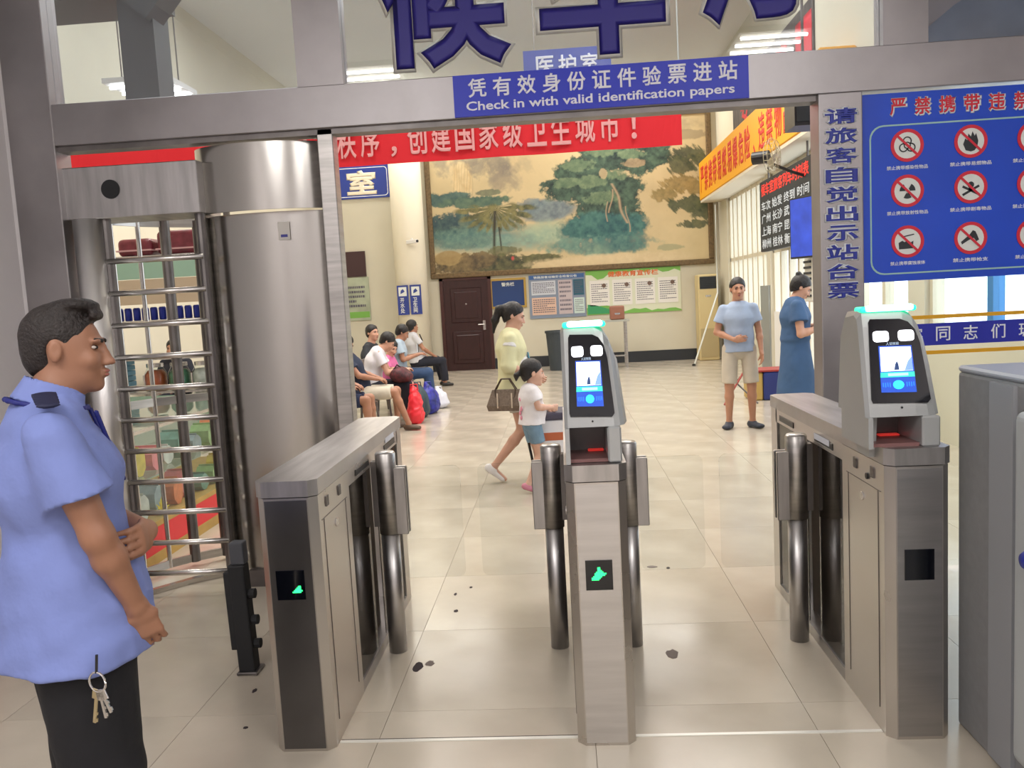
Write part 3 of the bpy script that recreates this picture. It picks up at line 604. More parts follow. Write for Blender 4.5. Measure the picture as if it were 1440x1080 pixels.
for k in range(3):
    a = 2*PI*k/3; P = [(0.03, -.02), (.12, -.07), (.19, -.04), (.18, .05), (.10, .06), (.03, .02)]
    q = [fr @ Vector((x*math.cos(a)-y*math.sin(a), x*math.sin(a)+y*math.cos(a), y*.3)) for x, y in P]; q2 = [p + (fr.to_3x3() @ Vector((0, 0, .004))) for p in q]
    b.loft([q, q2])
b.obj('blades', mat('fan_blade', L(150, 140, 110), .4), fn)
MB().tube([fr @ Vector((0, 0, -.04)), fr @ Vector((0, 0, -.26))], .085, 16).obj('motor', BLACK, fn)
MB().tube([fr @ Vector((0, 0, -.2)), (3.2, 11.6, 3.1), (XR-.03, 11.6, 2.95)], .022, 8).obj('arm', BLACK, fn); MB().box((XR-.05, 11.35, 2.7), (XR-.001, 11.85, 3.2)).obj('wall_plate', STEEL_D, fn)
au = thing('white_ac_unit', 'white louvred unit on the right wall behind the blue-dress woman', 'air conditioner', (3.4, 11.45, 1.6))
MB().box((XR-.32, 11.25, 1.35), (XR-.001, 11.6, 2.0), .015, 1).obj('casing', mat('offwhite_plastic', L(214, 212, 200), .5), au)
for k in range(7): MB().box((XR-.34, 11.28, 1.42+k*.075), (XR-.31, 11.57, 1.45+k*.075)).obj('louvre', MATS['print_black'], au)
# trash bin, table, wall-side table
tb = thing('trash_bin', 'dark grey waste bin against the far wall', 'bin', (-.13, 18.2, 0))
MB().lathe([(.01, 0.0), (.20, 0.0), (.26, .82), (.28, .82), (.28, .87), (.25, .87), (.24, .82), (.18, .03), (.01, .03)], (-.10, 18.2), 20).obj('bin_body', mat('bin_grey', L(58, 66, 72), .5), tb)
tbx = thing('steel_frame_table', 'thin steel-framed table against the far wall behind the middle gate', 'table', (.8, 18.3, 0))
MB().box((.3, 17.9, 1.0), (1.45, 18.5, 1.04)).obj('tabletop', mat('grey_laminate', L(176, 176, 166), .4), tbx)
for x in (.34, 1.36):
    for y in (17.95, 18.42): MB().box((x, y, 0), (x+.04, y+.04, 1.0)).obj('leg', STEEL, tbx)
MB().box((.36, 17.97, .25), (1.4, 17.99, .28)).obj('stretcher', STEEL, tbx)
bx = thing('orange_case', 'orange-brown case on the steel-framed table', 'case', (1.2, 18.1, 1.04)); MB().box((1.05, 17.98, 1.042), (1.36, 18.25, 1.34), .03, 2).obj('case_body', mat('case_brown', L(150, 100, 80), .5), bx); MB().box((1.15, 17.97, 1.15), (1.26, 17.98, 1.19)).obj('latch', STEEL_B, bx)
# blue crate and folding chair near boy, thin pole on floor
cr = thing('blue_crate', 'blue box with yellow side standing behind the blue-dress woman', 'crate', (2.65, 11.9, 0))
MB().box((2.78, 11.7, 0), (3.35, 12.2, .40), .02, 1).obj('box_body', mat('crate_blue', L(38, 52, 120), .5), cr); MB().box((2.60, 11.72, .0), (2.775, 12.18, .40), .02, 1).obj('side_panel', mat('crate_yellow', L(190, 160, 90), .5), cr)
MB().box((2.60, 11.70, .402), (3.35, 12.2, .425)).obj('lid', mat('crate_red', L(150, 50, 44), .5), cr)
sr = thing('metal_stand', 'thin red-brown folding stand between the boy and the blue-dress woman', 'stand', (2.3, 11.6, 0))
MB().tube([(2.15, 11.3, .02), (2.45, 11.5, .42), (2.62, 11.6, .46)], .014, 8).obj('leg', mat('stand_red', L(150, 54, 44), .4), sr)
MB().tube([(2.6, 11.3, .02), (2.35, 11.5, .30), (2.45, 11.5, .42)], .012, 8).obj('leg', STEEL_D, sr)
sr2 = thing('floor_pole', 'thin white pole leaning near the far right corner', 'pole', (3.0, 17.5, 0))
MB().tube([(2.75, 17.6, .02), (3.42, 18.4, 1.5), (3.44, 18.5, 3.4)], .018, 8).obj('shaft', mat('pole_white', L(210, 210, 200), .4), sr2); MB().tube([(2.75, 17.6, .02), (2.72, 17.55, .02)], .03, 8).obj('foot', BLACK, sr2)

# ================================================================ TICKET GATES
M_SIDE = mat('steel_side_sheet', (0.60, 0.57, 0.54), 0.30, 1.0, var=0.08, scale=2.0, rvar=.05)
M_GRN = mat('led_green', (0.02, 0.9, 0.18), .5, emit=3.0)
M_BAR = mat('led_bar', (0.35, 1.0, 0.72), .5, emit=5.5)
M_BARG = mat('led_bar_rim', (0.02, 0.75, 0.38), .4, emit=1.6)
M_LAMP = mat('face_light', (0.93, 0.92, 1.0), .5, emit=5)
M_SCRW = mat('screen_white', (0.86, 0.93, 1.0), .5, emit=1.5)
M_SCRB = mat('screen_navy', (0.01, 0.06, 0.42), .4, emit=1.0)
M_SCRG = mat('screen_teal', (0.03, 0.55, 0.42), .4, emit=1.0)
M_SCRC = mat('screen_cyan', (0.02, 0.55, 0.95), .4, emit=1.6)
M_SMOKE = glass('smoked_panel', (0.42, 0.40, 0.38), 1.5, 0.05)
GY0, GY1 = 2.82, 4.40
def gate(x0, x1, zt, label, sides, front_mat, arrow, shade_top=STEEL_H):
    t = thing('ticket_gate', label, 'ticket gate', ((x0+x1)/2, GY0, 0))
    c = 0.028
    plan = [(x0, GY0+c), (x0+c, GY0), (x1-c, GY0), (x1, GY0+c), (x1, 3.27), (x0, 3.27)]
    MB().zprism(plan, 0.0, zt-0.062).obj('front_cabinet', M_SIDE, t)
    e = 0.004
    top = [(x0-e, GY0+c-e), (x0+c-e, GY0-e), (x1-c+e, GY0-e), (x1+e, GY0+c-e), (x1+e, GY1-c), (x1-c, GY1+e), (x0+c, GY1+e), (x0-e, GY1-c)]
    MB().zprism(top, zt-0.058, zt).obj('top_cover', shade_top, t)
    MB().box((x0, 3.27, zt-0.125), (x1, GY1-0.12, zt-0.06)).obj('rail', M_SIDE, t)
    MB().zprism([(x0, GY1-.14), (x1, GY1-.14), (x1, GY1-c), (x1-c, GY1), (x0+c, GY1), (x0, GY1-c)], 0, zt-0.06).obj('rear_column', M_SIDE, t)
    MB().box((x0, 3.27, 0), (x1, GY1-.14, 0.05)).obj('base_plate', STEEL_H, t)
    xm = (x0+x1)/2
    MB().box((xm-.045, 3.50, .05), (xm+.045, 3.90, zt-.125)).obj('motor_housing', STEEL_D, t)
    MB().box((xm-.03, 3.27, .05), (xm+.03, 3.36, zt-.125)).obj('inner_post', STEEL, t)
    for sd in sides:
        X = x1 if sd > 0 else x0
        xa = X-sd*0.012
        MB().box((min(xa, xa+sd*.005), 3.28, .05), (max(xa, xa+sd*.005), 3.60, zt-.125)).obj('smoked_panel', M_SMOKE, t)
        MB().box((min(xa, xa+sd*.005), 3.77, .05), (max(xa, xa+sd*.005), GY1-.14, zt-.125)).obj('smoked_panel', M_SMOKE, t)
        # service door lines, lock, sensor windows
        xs0, xs1 = (X, X+sd*.002) if sd > 0 else (X+sd*.002, X)
        MB().box((xs0, 2.875, zt-.16), (xs1, 3.22, zt-.157)).box((xs0, 2.90, .08), (xs1, 2.903, zt-.16)).box((xs0, 3.20, .08), (xs1, 3.203, zt-.16)).obj('door_seam', STEEL_D, t)
        MB().tube([(X-.002*sd, 3.05, zt-.215), (X+.006*sd, 3.05, zt-.215)], .016, 14).obj('door_lock', STEEL_B, t)
        for yy in (2.95, 3.12):
            MB().box((min(X, X+sd*.004), yy-.018, zt-.125), (max(X, X+sd*.004), yy+.018, zt-.085), .004, 2).obj('sensor_window', STEEL_D, t)
        MB().box((min(X, X+sd*.003), 3.38, zt-.11), (max(X, X+sd*.003), 3.62, zt-.082), .003, 1).obj('sensor_slot', BLACK, t)
        MB().box((min(X, X+sd*.003), 3.95, zt-.11), (max(X, X+sd*.003), 4.2, zt-.082), .003, 1).obj('sensor_slot', BLACK, t)
        # barrier post
        px_ = X+sd*.065; ze = .945
        MB().lathe([(.0415, .0), (.0415, .56)], (px_, 3.68), 22).obj('barrier_post', STEEL_H, t, True)
        MB().lathe([(.010, ze), (.040, ze-.002), (.047, ze-.012), (.047, .565), (.010, .562)], (px_, 3.68), 22).obj('barrier_sleeve', STEEL, t, True)
        a, b_ = sorted((X, px_-sd*.02)); MB().box((a, 3.655, .60), (b_, 3.705, .90)).obj('sleeve_mount', STEEL_D, t)
        a, b_ = sorted((px_+sd*.035, px_+sd*.09)); 
        MB().box((a, 3.70, .56), (b_, 3.722, .868), .003, 1).obj('flap_clamp', STEEL_H, t)
        MB().box((a, 3.655, .56), (b_, 3.677, .868), .003, 1).obj('flap_clamp', STEEL_H, t)
        xe = px_+sd*.337
        f = rrect(min(px_+sd*.05, xe), max(px_+sd*.05, xe), .345, .865, .03)
        MB().yprism(f, 3.684, 3.692).obj('flap', ACRYL, t)
    # front face plate and indicator
    MB().box((x0+c+.004, GY0-.003, 0.012), (x1-c-.004, GY0, zt-.07)).obj('front_plate', front_mat, t)
    MB().box((x0+.054, GY0-.007, .575), (x1-.060, GY0-.002, .682)).obj('indicator_window', BLKGL, t)
    if arrow:
        g = arrow; b = MB()
        for (u, v) in g:
            b.box((x0+.054+u*.0052, GY0-.0088, .585+v*.0052), (x0+.054+u*.0052+.0045, GY0-.0072, .585+v*.0052+.0045))
        b.obj('green_arrow_lights', M_GRN, t)
    return t
big = [(u+4, v+5) for v, row in enumerate(['XXXXX.....', 'XXXXXX....', '.XXXXXX...', '..XXXXXXX.', '..XXXXXXXX', '...XXXXX..', '....XXX...', '....XX....', '....XX....']) for u, c_ in enumerate(row) if c_ == 'X']
small = [(u+11, v+3) for v, row in enumerate(['XXXXXX', '.XXXXXX', '..XXXX.', '...XXX.', '....XX.']) for u, c_ in enumerate(row) if c_ == 'X']
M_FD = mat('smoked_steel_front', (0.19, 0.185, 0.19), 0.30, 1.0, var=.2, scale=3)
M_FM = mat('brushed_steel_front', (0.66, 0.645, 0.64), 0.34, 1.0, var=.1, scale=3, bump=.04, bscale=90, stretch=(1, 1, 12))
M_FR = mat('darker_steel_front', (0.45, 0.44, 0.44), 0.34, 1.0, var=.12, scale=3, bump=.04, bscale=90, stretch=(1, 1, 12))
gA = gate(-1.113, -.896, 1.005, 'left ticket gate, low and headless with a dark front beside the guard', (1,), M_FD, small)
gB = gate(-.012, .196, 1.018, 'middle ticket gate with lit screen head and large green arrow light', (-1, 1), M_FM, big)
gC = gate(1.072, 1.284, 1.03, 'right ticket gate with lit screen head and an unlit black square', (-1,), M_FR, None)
def scanner_head(t, hx, w, zb, label=None, niche_z=1.145):
    """hx: left edge; w: width; side profile lofted across x so the right shoulder rounds off"""
    def prof(y, z): return (y, z)
    def fy_(z): return 2.822 + max(0, z-1.0)*0.20
    def ring(x, df, dt, dr):
        zs0 = niche_z
        pts = [(fy_(zs0)+df, zs0), (fy_(1.30)+df, 1.30), (fy_(1.44)+df, 1.44-dt*.5), (fy_(1.485)+df+.004, 1.487-dt), (fy_(1.485)+df+.03, 1.50-dt), (3.06-dr, 1.49-dt), (3.11-dr, 1.42-dt), (3.145-dr, niche_z)]
        return [(x, a, b_) for a, b_ in pts]
    R = [ring(hx-.012, .012, .02, .01), ring(hx, 0, 0, 0), ring(hx+w*.62, 0, 0, 0), ring(hx+w*.78, .003, .018, 0), ring(hx+w*.88, .012, .05, 0), ring(hx+w*.96, .035, .10, .0), ring(hx+w*1.02, .10, .15, .02)]
    # flare the lower right outwards
    RR = []
    for i, r in enumerate(R):
        q = []
        for (x, y, z) in r:
            fl_ = (1.487-z)*.10*max(0, (x-hx)/w); q.append((x+fl_, y, z))
        RR.append(q)
    MB().loft(RR).obj('scanner_head', HEAD, t)
    # lower legs around the card slot
    MB().box((hx-.012, 2.83, zb), (hx+.004, 3.10, niche_z)).obj('niche_side', HEAD, t)
    MB().box((hx+w*.78, 2.835, zb), (hx+w*1.06, 3.10, niche_z), .006, 1).obj('niche_side', HEAD, t)
    MB().box((hx+.004, 3.04, zb), (hx+w*.78, 3.10, niche_z)).obj('niche_back', mat('niche_grey', L(96, 92, 92), .4, .3), t)
    MB().box((hx+.004, 2.86, zb), (hx+w*.78, 3.04, zb+.012)).obj('reader_bed', mat('niche_red', L(120, 84, 82), .35), t)
    MB().box((hx+w*.40, 3.0, zb+.012), (hx+w*.74, 3.03, zb+.018), .003, 1).obj('reader_glow', mat('glow_red', (0.9, 0.05, 0.04), .5, emit=.35), t)
    # plate under the display
    def onf(u, z, off): return (hx+u*w, fy_(z)-off, z)
    def plate(name, poly, off, th, m, par=t): return MB().prism(poly, lambda u, z: onf(u, z, off), lambda u, z: onf(u, z, off+th)).obj(name, m, par)
    gl = plate('display_glass', [(.04, 1.195), (.06, 1.183), (.90, 1.178), (.95, 1.19), (.90, 1.30), (.86, 1.38), (.80, 1.425), (.70, 1.452), (.58, 1.463), (.12, 1.466), (.09, 1.455)], -.001, .005, BLKGL)
    def rr(u0, u1, z0, z1, ru, rz):
        P = []
        for cu, cz, a in ((u1-ru, z1-rz, 0), (u0+ru, z1-rz, 90), (u0+ru, z0+rz, 180), (u1-ru, z0+rz, 270)):
            for k in range(5): tt = math.radians(a+22.5*k); P.append((cu+ru*math.cos(tt), cz+rz*math.sin(tt)))
        return P
    for u0 in (.14, .53): plate('fill_light', rr(u0, u0+.24, 1.388, 1.424, .05, .010), .004, .003, M_LAMP)
    sc_ = plate('screen', [(.20, 1.218), (.74, 1.215), (.72, 1.372), (.21, 1.374)], .004, .002, M_SCRB)
    plate('camera_view', [(.22, 1.288), (.71, 1.288), (.70, 1.368), (.23, 1.370)], .0062, .001, M_SCRW, sc_)
    plate('blurred_figure', [(.42, 1.292), (.50, 1.292), (.49, 1.312), (.47, 1.322), (.44, 1.31)], .0074, .001, mat('screen_figure', (.02, .06, .2), .5, emit=.3), sc_)
    plate('blurred_figure', [(.58, 1.289), (.71, 1.289), (.70, 1.335), (.64, 1.32), (.60, 1.30)], .0074, .001, mat('screen_haze', (.2, .35, .8), .5, emit=.7), sc_)
    plate('status_band', [(.20, 1.268), (.73, 1.267), (.73, 1.284), (.21, 1.285)], .0062, .001, M_SCRG, sc_)
    plate('status_text', [(.32, 1.272), (.63, 1.272), (.63, 1.281), (.32, 1.281)], .0072, .001, mat('screen_mint', (.3, 1, .75), .5, emit=1.3), sc_)
    plate('scan_ring', [(.47+.085*math.cos(2*PI*k/14), 1.242+.015*math.sin(2*PI*k/14)) for k in range(14)], .0062, .001, M_SCRC, sc_)
    b = MB()
    for k in range(4):
        for s_ in (-1, 1): b.prism([(.47+s_*(.13+.035*k)-.008, 1.235+.003*(k % 2)), (.47+s_*(.13+.035*k)+.008, 1.235), (.47+s_*(.13+.035*k)+.008, 1.250), (.47+s_*(.13+.035*k)-.008, 1.250)], lambda u, z: onf(u, z, .0062), lambda u, z: onf(u, z, .0072))
    b.obj('screen_marks', mat('screen_blue_dim', (.02, .2, .9), .5, emit=.9), sc_)
    lettering('brand_line', '人证核验', gl, mat('print_pale', L(170, 190, 210), .5, emit=.4), (hx+.43*w, fy_(1.378)-.005, 1.3805), w*.2, .010, bold=.02, th=.001)
    MB().tube([(hx+.5*w, fy_(1.165)-.004, 1.165), (hx+.5*w, fy_(1.165)+.01, 1.165)], .0035, 8).obj('speaker_hole', BLACK, t)
    # green lamp bar on top
    bz = 1.488
    MB().box((hx-.004, 2.915, bz), (hx+w*.86, 2.985, bz+.020), .008, 2).obj('lamp_bar', M_BARG, t)
    MB().box((hx+.012, 2.905, bz+.003), (hx+w*.80, 2.93, bz+.024), .008, 2).obj('lamp_bar_core', M_BAR, t)
scanner_head(gB, .005, .172, 1.02)
scanner_head(gC, 1.028, .215, 1.03, niche_z=1.135)
MB().prism([(2.90, 1.15), (3.14, 1.15), (3.12, 1.08), (3.02, .985), (2.92, .985)], lambda y, z: (1.048, y, z), lambda y, z: (1.071, y, z)).obj('side_fairing', HEAD, gC)
MB().tube([(1.0725, 3.0, .90), (1.066, 3.0, .90)], .012, 12).obj('cable_hole', BLACK, gC)
for t_, x_, y_, nm in ((gA, -.8925, 4.08, 'white_label'), (gC, 1.0685, 3.52, 'white_label')):
    MB().box((x_-.001, y_-.1, .93), (x_+.001, y_+.1, .955)).obj(nm, mat('label_white', L(214, 216, 226), .5), t_)
# ================================================================ FULL-HEIGHT TURNSTILE
tu = thing('full_height_turnstile', 'full-height steel turnstile with rows of bars behind the guard', 'turnstile', (-2.0, 4.8, 0))
MB().box((-2.73, 4.66, 2.17), (-1.96, 4.95, 2.455), .004, 1).obj('header', STEEL_H, tu)
MB().box((-2.73, 4.90, 2.455), (-1.3, 4.95, 2.475)).obj('header_bracket', STEEL_D, tu)
MB().tube([(-2.455, 4.664, 2.325), (-2.455, 4.654, 2.325)], .052, 28).obj('round_port', RUB, tu)
def arcpanel(cx, cy, rx, ry, a0, a1, z0, z1, name, m, n=26, th=.012):
    A = []
    for k in range(n+1):
        a = math.radians(a0+(a1-a0)*k/n); x, y = cx+rx*math.cos(a), cy+ry*math.sin(a)
        xi, yi = cx+(rx-th)*math.cos(a), cy+(ry-th)*math.sin(a)
        A.append([(x, y, z0), (x, y, z1), (xi, yi, z1), (xi, yi, z0)])
    return MB().loft(A).obj(name, m, tu, True)
M_SHIELD = mat('turnstile_shield_steel', (0.50, 0.48, 0.45), 0.20, 1.0, var=.12, scale=1.5, stretch=(1, 1, .3), bump=.015, bscale=4)
o = arcpanel(-1.64, 4.86, .40, .20, 180, 360, 2.165, 2.53, 'upper_drum', M_SHIELD)
o = arcpanel(-1.62, 4.88, .385, .13, 186, 354, .10, 2.16, 'shield', M_SHIELD, 30)
for q in tu.children:
    if q.name.startswith(('upper_drum', 'shield')): q.data.shade_smooth(); q.modifiers.new('e', 'EDGE_SPLIT')
MB().box((-2.045, 4.80, .05), (-1.995, 4.98, 2.16), .004, 1).obj('shield_edge', STEEL, tu)
MB().box((-1.262, 4.78, .0), (-1.235, 4.84, 2.56), .004, 1).obj('shield_post', STEEL, tu)
MB().zprism([(-1.9, 5.05), (-1.25, 5.05), (-1.25, 4.75), (-1.9, 4.75)], .0, .10).obj('shield_base', STEEL_D, tu)
arcpanel(-2.625, 4.72, .085, .11, 180, 360, .0, 2.17, 'side_post', mat('steel_reflection_tone', (.86, .85, .84), .38, 1.0), 16)  # side post steel made paler: the white wall's reflection is put in the colour
MB().tube([(-2.535, 4.72, 0), (-2.535, 4.72, 2.17)], .028, 12).obj('bar_post', STEEL_D, tu)
MB().tube([(-1.99, 4.72, .03), (-1.99, 4.72, 2.17)], .028, 12).obj('bar_post', STEEL_D, tu)
for k in range(11):
    z = .118+.1815*k
    MB().tube([(-2.56, 4.70, z), (-1.98, 4.70, z)], .0165, 12).obj('arm', STEEL_B, tu, True)
arc = [(-2.62, 4.92), (-2.54, 5.08), (-2.43, 5.20), (-2.27, 5.32), (-2.08, 5.40)]
for (x, y), r_, m_ in zip(arc[:4], (.012, .014, .032, .035), (STEEL_B, STEEL_B, STEEL_D, STEEL_D)):
    MB().tube([(x, y, .03), (x, y, 2.2)], r_, 12).obj('cage_rod', m_, tu)
for z in (.03, 1.06, 2.16):
    MB().loft([[(x, y-.015, z), (x, y-.015, z+.05), (x, y+.015, z+.05), (x, y+.015, z)] for x, y in arc]).obj('cage_band', STEEL, tu)
MB().loft([[(x, y-.02, .0), (x, y-.02, .03), (x, y+.04, .03), (x, y+.04, .0)] for x, y in [(-2.62, 4.5), (-2.5, 4.62), (-2.3, 4.85), (-2.1, 5.0), (-1.95, 5.05)]]).obj('base_rail', STEEL_B, tu)
nt_ = board('notice_sticker', -1.56, -1.493, 2.0, 2.10, 4.744, .003, mat('sticker', L(200, 196, 190), .6), tu)
board('notice_print', -1.545, -1.507, 2.015, 2.03, 4.742, .002, mat('sticker_blue', L(60, 60, 140), .5), nt_)
tu.location.y -= .12
# black stand behind left gate
bs = thing('black_stand', 'narrow black upright stand on the floor between turnstile and left gate', 'stand', (-1.47, 3.5, 0))
MS = Matrix.Translation((-1.47, 3.5, 0)) @ Matrix.Rotation(math.radians(-1.5), 4, 'Y')
MB().box((-.04, -.035, .0), (.035, .035, .50), .008, 2, MS).obj('body', RUB, bs)
MB().box((-.025, -.025, .50), (.038, .03, .60), .006, 2, MS).obj('top_cap', mat('grey_rubber', L(70, 72, 78), .6), bs)
MB().box((-.078, .0, .10), (-.045, .04, .46), .006, 2, MS).obj('rear_fin', RUB, bs)
for z in (.13, .24, .36): MB().tube([MS @ Vector((.036, 0, z)), MS @ Vector((.062, 0, z))], .022, 12).obj('knob', RUB, bs)
MB().box((-.045, -.05, 0), (.05, .05, .015), .004, 1, Matrix.Translation((-1.47, 3.5, 0))).obj('foot', STEEL_D, bs)
# ================================================================ LUGGAGE SCANNER
xr = thing('luggage_scanner', 'large dark grey luggage scanner housing at the right edge', 'luggage scanner', (1.9, 1.9, 0))
M_XG = mat('scanner_grey', L(136, 136, 138), .5, .1, var=.08, scale=30, bump=.06, bscale=200)
MB().box((1.353, .9, .0), (2.5, 2.93, 1.27), .012, 2).obj('housing', M_XG, xr)
MB().box((1.353, .9, 1.27), (2.5, 2.93, 1.292), .008, 1).obj('top_plate', mat('scanner_light_grey', L(176, 180, 190), .45, .2), xr)
MB().box((1.340, 2.55, .02), (1.353, 2.69, 1.26)).obj('corner_strip', mat('scanner_strip', L(150, 152, 156), .5, .1), xr)
MB().box((1.305, 1.0, .12), (1.353, 2.49, 1.20), .03, 4).obj('side_panel', mat('scanner_pale_panel', L(168, 172, 174), .5), xr)
MB().lathe([(.004, -.03), (.02, -.028), (.032, -.01), (.032, .01), (.02, .028), (.004, .03)], (0, 0), 16).obj('knob', mat('knob_blue', L(36, 48, 150), .4), xr, True).matrix_basis = Matrix.Translation((1.9, 1.9, 0)).inverted() @ Matrix.Identity(4)
kn = [o for o in xr.children if o.name.startswith('knob')][0]; kn.matrix_parent_inverse = Matrix.Identity(4); kn.matrix_basis = Matrix.Translation((1.275-1.9, 2.32-1.9, .80)) @ Matrix.Rotation(PI/2, 4, 'Y')
# ================================================================ SHOP BEHIND THE TURNSTILE
M_RED2 = mat('counter_red', L(216, 34, 46), .4); M_YW = mat('counter_wood', L(182, 148, 78), .5, var=.15, scale=6)
def counter(y0, y1, label):
    c = thing('shop_counter', label, 'counter', (-3.05, (y0+y1)/2, 0))
    xw = -2.99 if y0 < 4 else -3.5
    zo = 0 if y0 > 4 else -.03
    MB().box((xw, y0, 0), (-2.72, y1, .07)).obj('plinth', M_YW, c); MB().box((xw, y0, .07), (-2.724, y1, .235+zo)).obj('front_panel', M_RED2, c); MB().box((xw, y0, .235+zo), (-2.72, y1, .27+zo)).obj('wood_trim', M_YW, c)
    if y0 > 4:
        MB().box((-2.728, y0, .27), (-2.722, y1, .88)).obj('glass_front', CLEAR, c)
        MB().box((-3.5, y0, .88), (-2.72, y1, .89)).obj('glass_top', CLEAR, c)
        MB().box((-3.5, y0, .27), (-3.49, y1, .88)).obj('back_panel', mat('shop_back', L(170, 180, 168), .6), c)
        MB().box((-3.48, y0, .56), (-2.74, y1, .566)).obj('glass_shelf', CLEAR, c)
        for y in (y0, (y0+y1)/2, y1-.02): MB().box((-2.735, y, .27), (-2.715, y+.02, .89)).obj('mullion', STEEL_B, c)
        MB().box((-2.735, y0, .875), (-2.712, y1, .895)).obj('edge_rail', STEEL_B, c)
    return c
counter(2.7, 3.58, 'red-fronted wood-trimmed counter base at the far left beside the guard'); counter(4.85, 7.6, 'glass shop counter on a red base seen through the turnstile bars')
R_ = random.Random(11)
pcols = {'yellow': (216, 190, 60), 'teal': (96, 150, 140), 'orange': (226, 120, 70), 'white': (206, 210, 206), 'green': (140, 180, 120), 'pink': (226, 120, 130), 'grey-blue': (140, 160, 170)}
def pack(x, y, z, w, d, h, cn, where, grp):
    t = thing('snack_pack', '%s wrapped snack pack %s' % (cn, where), 'snack pack', (x, y, z), grp)
    m = mat('wrap_'+cn, L(*pcols[cn]), .3, var=.25, scale=15)
    rings = []
    for k, s_ in enumerate((.35, 1, 1.05, 1, .35)):
        zz = z + .003 + h*k/4; rings.append([(x-w/2*(1 if k not in (0, 4) else 1.05), y-d/2*s_, zz), (x+w/2, y-d/2*s_, zz), (x+w/2, y+d/2*s_, zz), (x-w/2, y+d/2*s_, zz)])
    MB().loft(rings).obj('wrapper', m, t); MB().box((x-w/2, y-.003, z+.003+h), (x+w/2, y+.003, z+h+.018)).obj('sealed_edge', m, t)
names = list(pcols)
for k in range(11):
    y = 5.0+k*.225; cn = names[(k*3) % 7]
    pack(-2.86-R_.random()*.05, y, .27, .14, .13, R_.uniform(.12, .2), cn, 'on the bottom of the glass counter', 'snack packs on the counter bottom: '+cn)
    cn = names[(k*5+2) % 7]
    pack(-2.88-R_.random()*.05, y, .566, .15, .14, R_.uniform(.12, .24), cn, 'on the glass shelf of the counter', 'snack packs on the counter shelf: '+cn)
yf = thing('yellow_flower_bunch', 'bright yellow spiky bunch low in the glass counter', 'flowers', (-2.80, 5.38, .27))
b = MB()
for k in range(26):
    a = R_.uniform(0, 2*PI); e = R_.uniform(.2, 1.3); d = Vector((math.cos(a)*math.cos(e), math.sin(a)*math.cos(e), math.sin(e)))*R_.uniform(.06, .1); b.tube([(-2.775, 5.38, .30), Vector((-2.775, 5.38, .30))+Vector((d.x*.35, d.y, d.z))], .012, 5, r2=.002)
b.obj('petals', mat('petal_yellow', L(240, 216, 40), .6), yf); MB().lathe([(.01, .272), (.03, .272), (.035, .31), (.01, .31)], (-2.775, 5.38), 12).obj('pot', MATS['wrap_green'], yf)
# open shelf
SH = thing('display_shelf', 'steel open display shelf of goods deep inside the shop', 'shelf', (-3.95, 8.0, 0))
for x in (-4.62, -3.30):
    for y in (7.72, 8.18): MB().box((x, y, 0), (x+.05, y+.05, 2.75)).obj('upright', STEEL_D, SH)
M_GB = mat('shelf_green_glass', L(160, 196, 176), .4); M_CB = mat('shelf_cream_board', L(206, 186, 160), .6)
for z, th in ((.90, .02), (1.22, .015), (1.585, .02), (2.20, .02), (.45, .02)): MB().box((-4.6, 7.72, z-th), (-3.26, 8.22, z)).obj('shelf_board', STEEL_H, SH)
MB().box((-4.57, 7.70, 1.98), (-3.3, 7.72, 2.18)).obj('fascia', M_GB, SH); MB().box((-4.57, 7.70, 1.74), (-3.3, 7.72, 1.975)).obj('fascia', M_CB, SH)
MB().box((-4.57, 7.70, .48), (-3.3, 7.72, .86)).obj('lower_panel', M_GB, SH)
for i, (x, w, h) in enumerate(((-4.05, .34, .17), (-3.62, .42, .23))):
    t = thing('maroon_package', ['smaller maroon wrapped package on the top shelf', 'larger maroon wrapped package with rounded top on the top shelf'][i], 'package', (x, 7.95, 2.2))
    MB().box((x-w/2, 7.80, 2.202), (x+w/2, 8.1, 2.202+h), .05, 4).obj('bundle', mat('maroon_wrap', L(120, 44, 56), .3, var=.4, scale=12), t); MB().box((x-w/2-.002, 7.79, 2.25), (x+w/2+.002, 8.11, 2.265)).obj('strap', mat('strap_pale', L(206, 160, 160), .4), t)
cans = []
for k in range(13):
    x = -4.42+k*.085
    if k in (3, 4, 9): x += .0
    t = thing('drink_can', 'blue drink can in the row on the middle shelf of the shop', 'can', (x, 7.8, 1.585), 'blue cans on the middle shelf')
    if k == 12: t['label'] = 'teal drink can at the right end of the shelf row of blue cans'; del t['group']
    MB().lathe([(.025, 1.587), (.034, 1.592), (.034, 1.70), (.026, 1.71)], (x, 7.8), 12).obj('can_body', mat('can_blue', L(34, 50, 150), .3, .3) if k < 12 else mat('can_teal', L(60, 170, 140), .3), t, True)
    MB().lathe([(.005, 1.71), (.027, 1.71), (.027, 1.713), (.005, 1.713)], (x, 7.8), 12).obj('can_lid', STEEL_B, t)
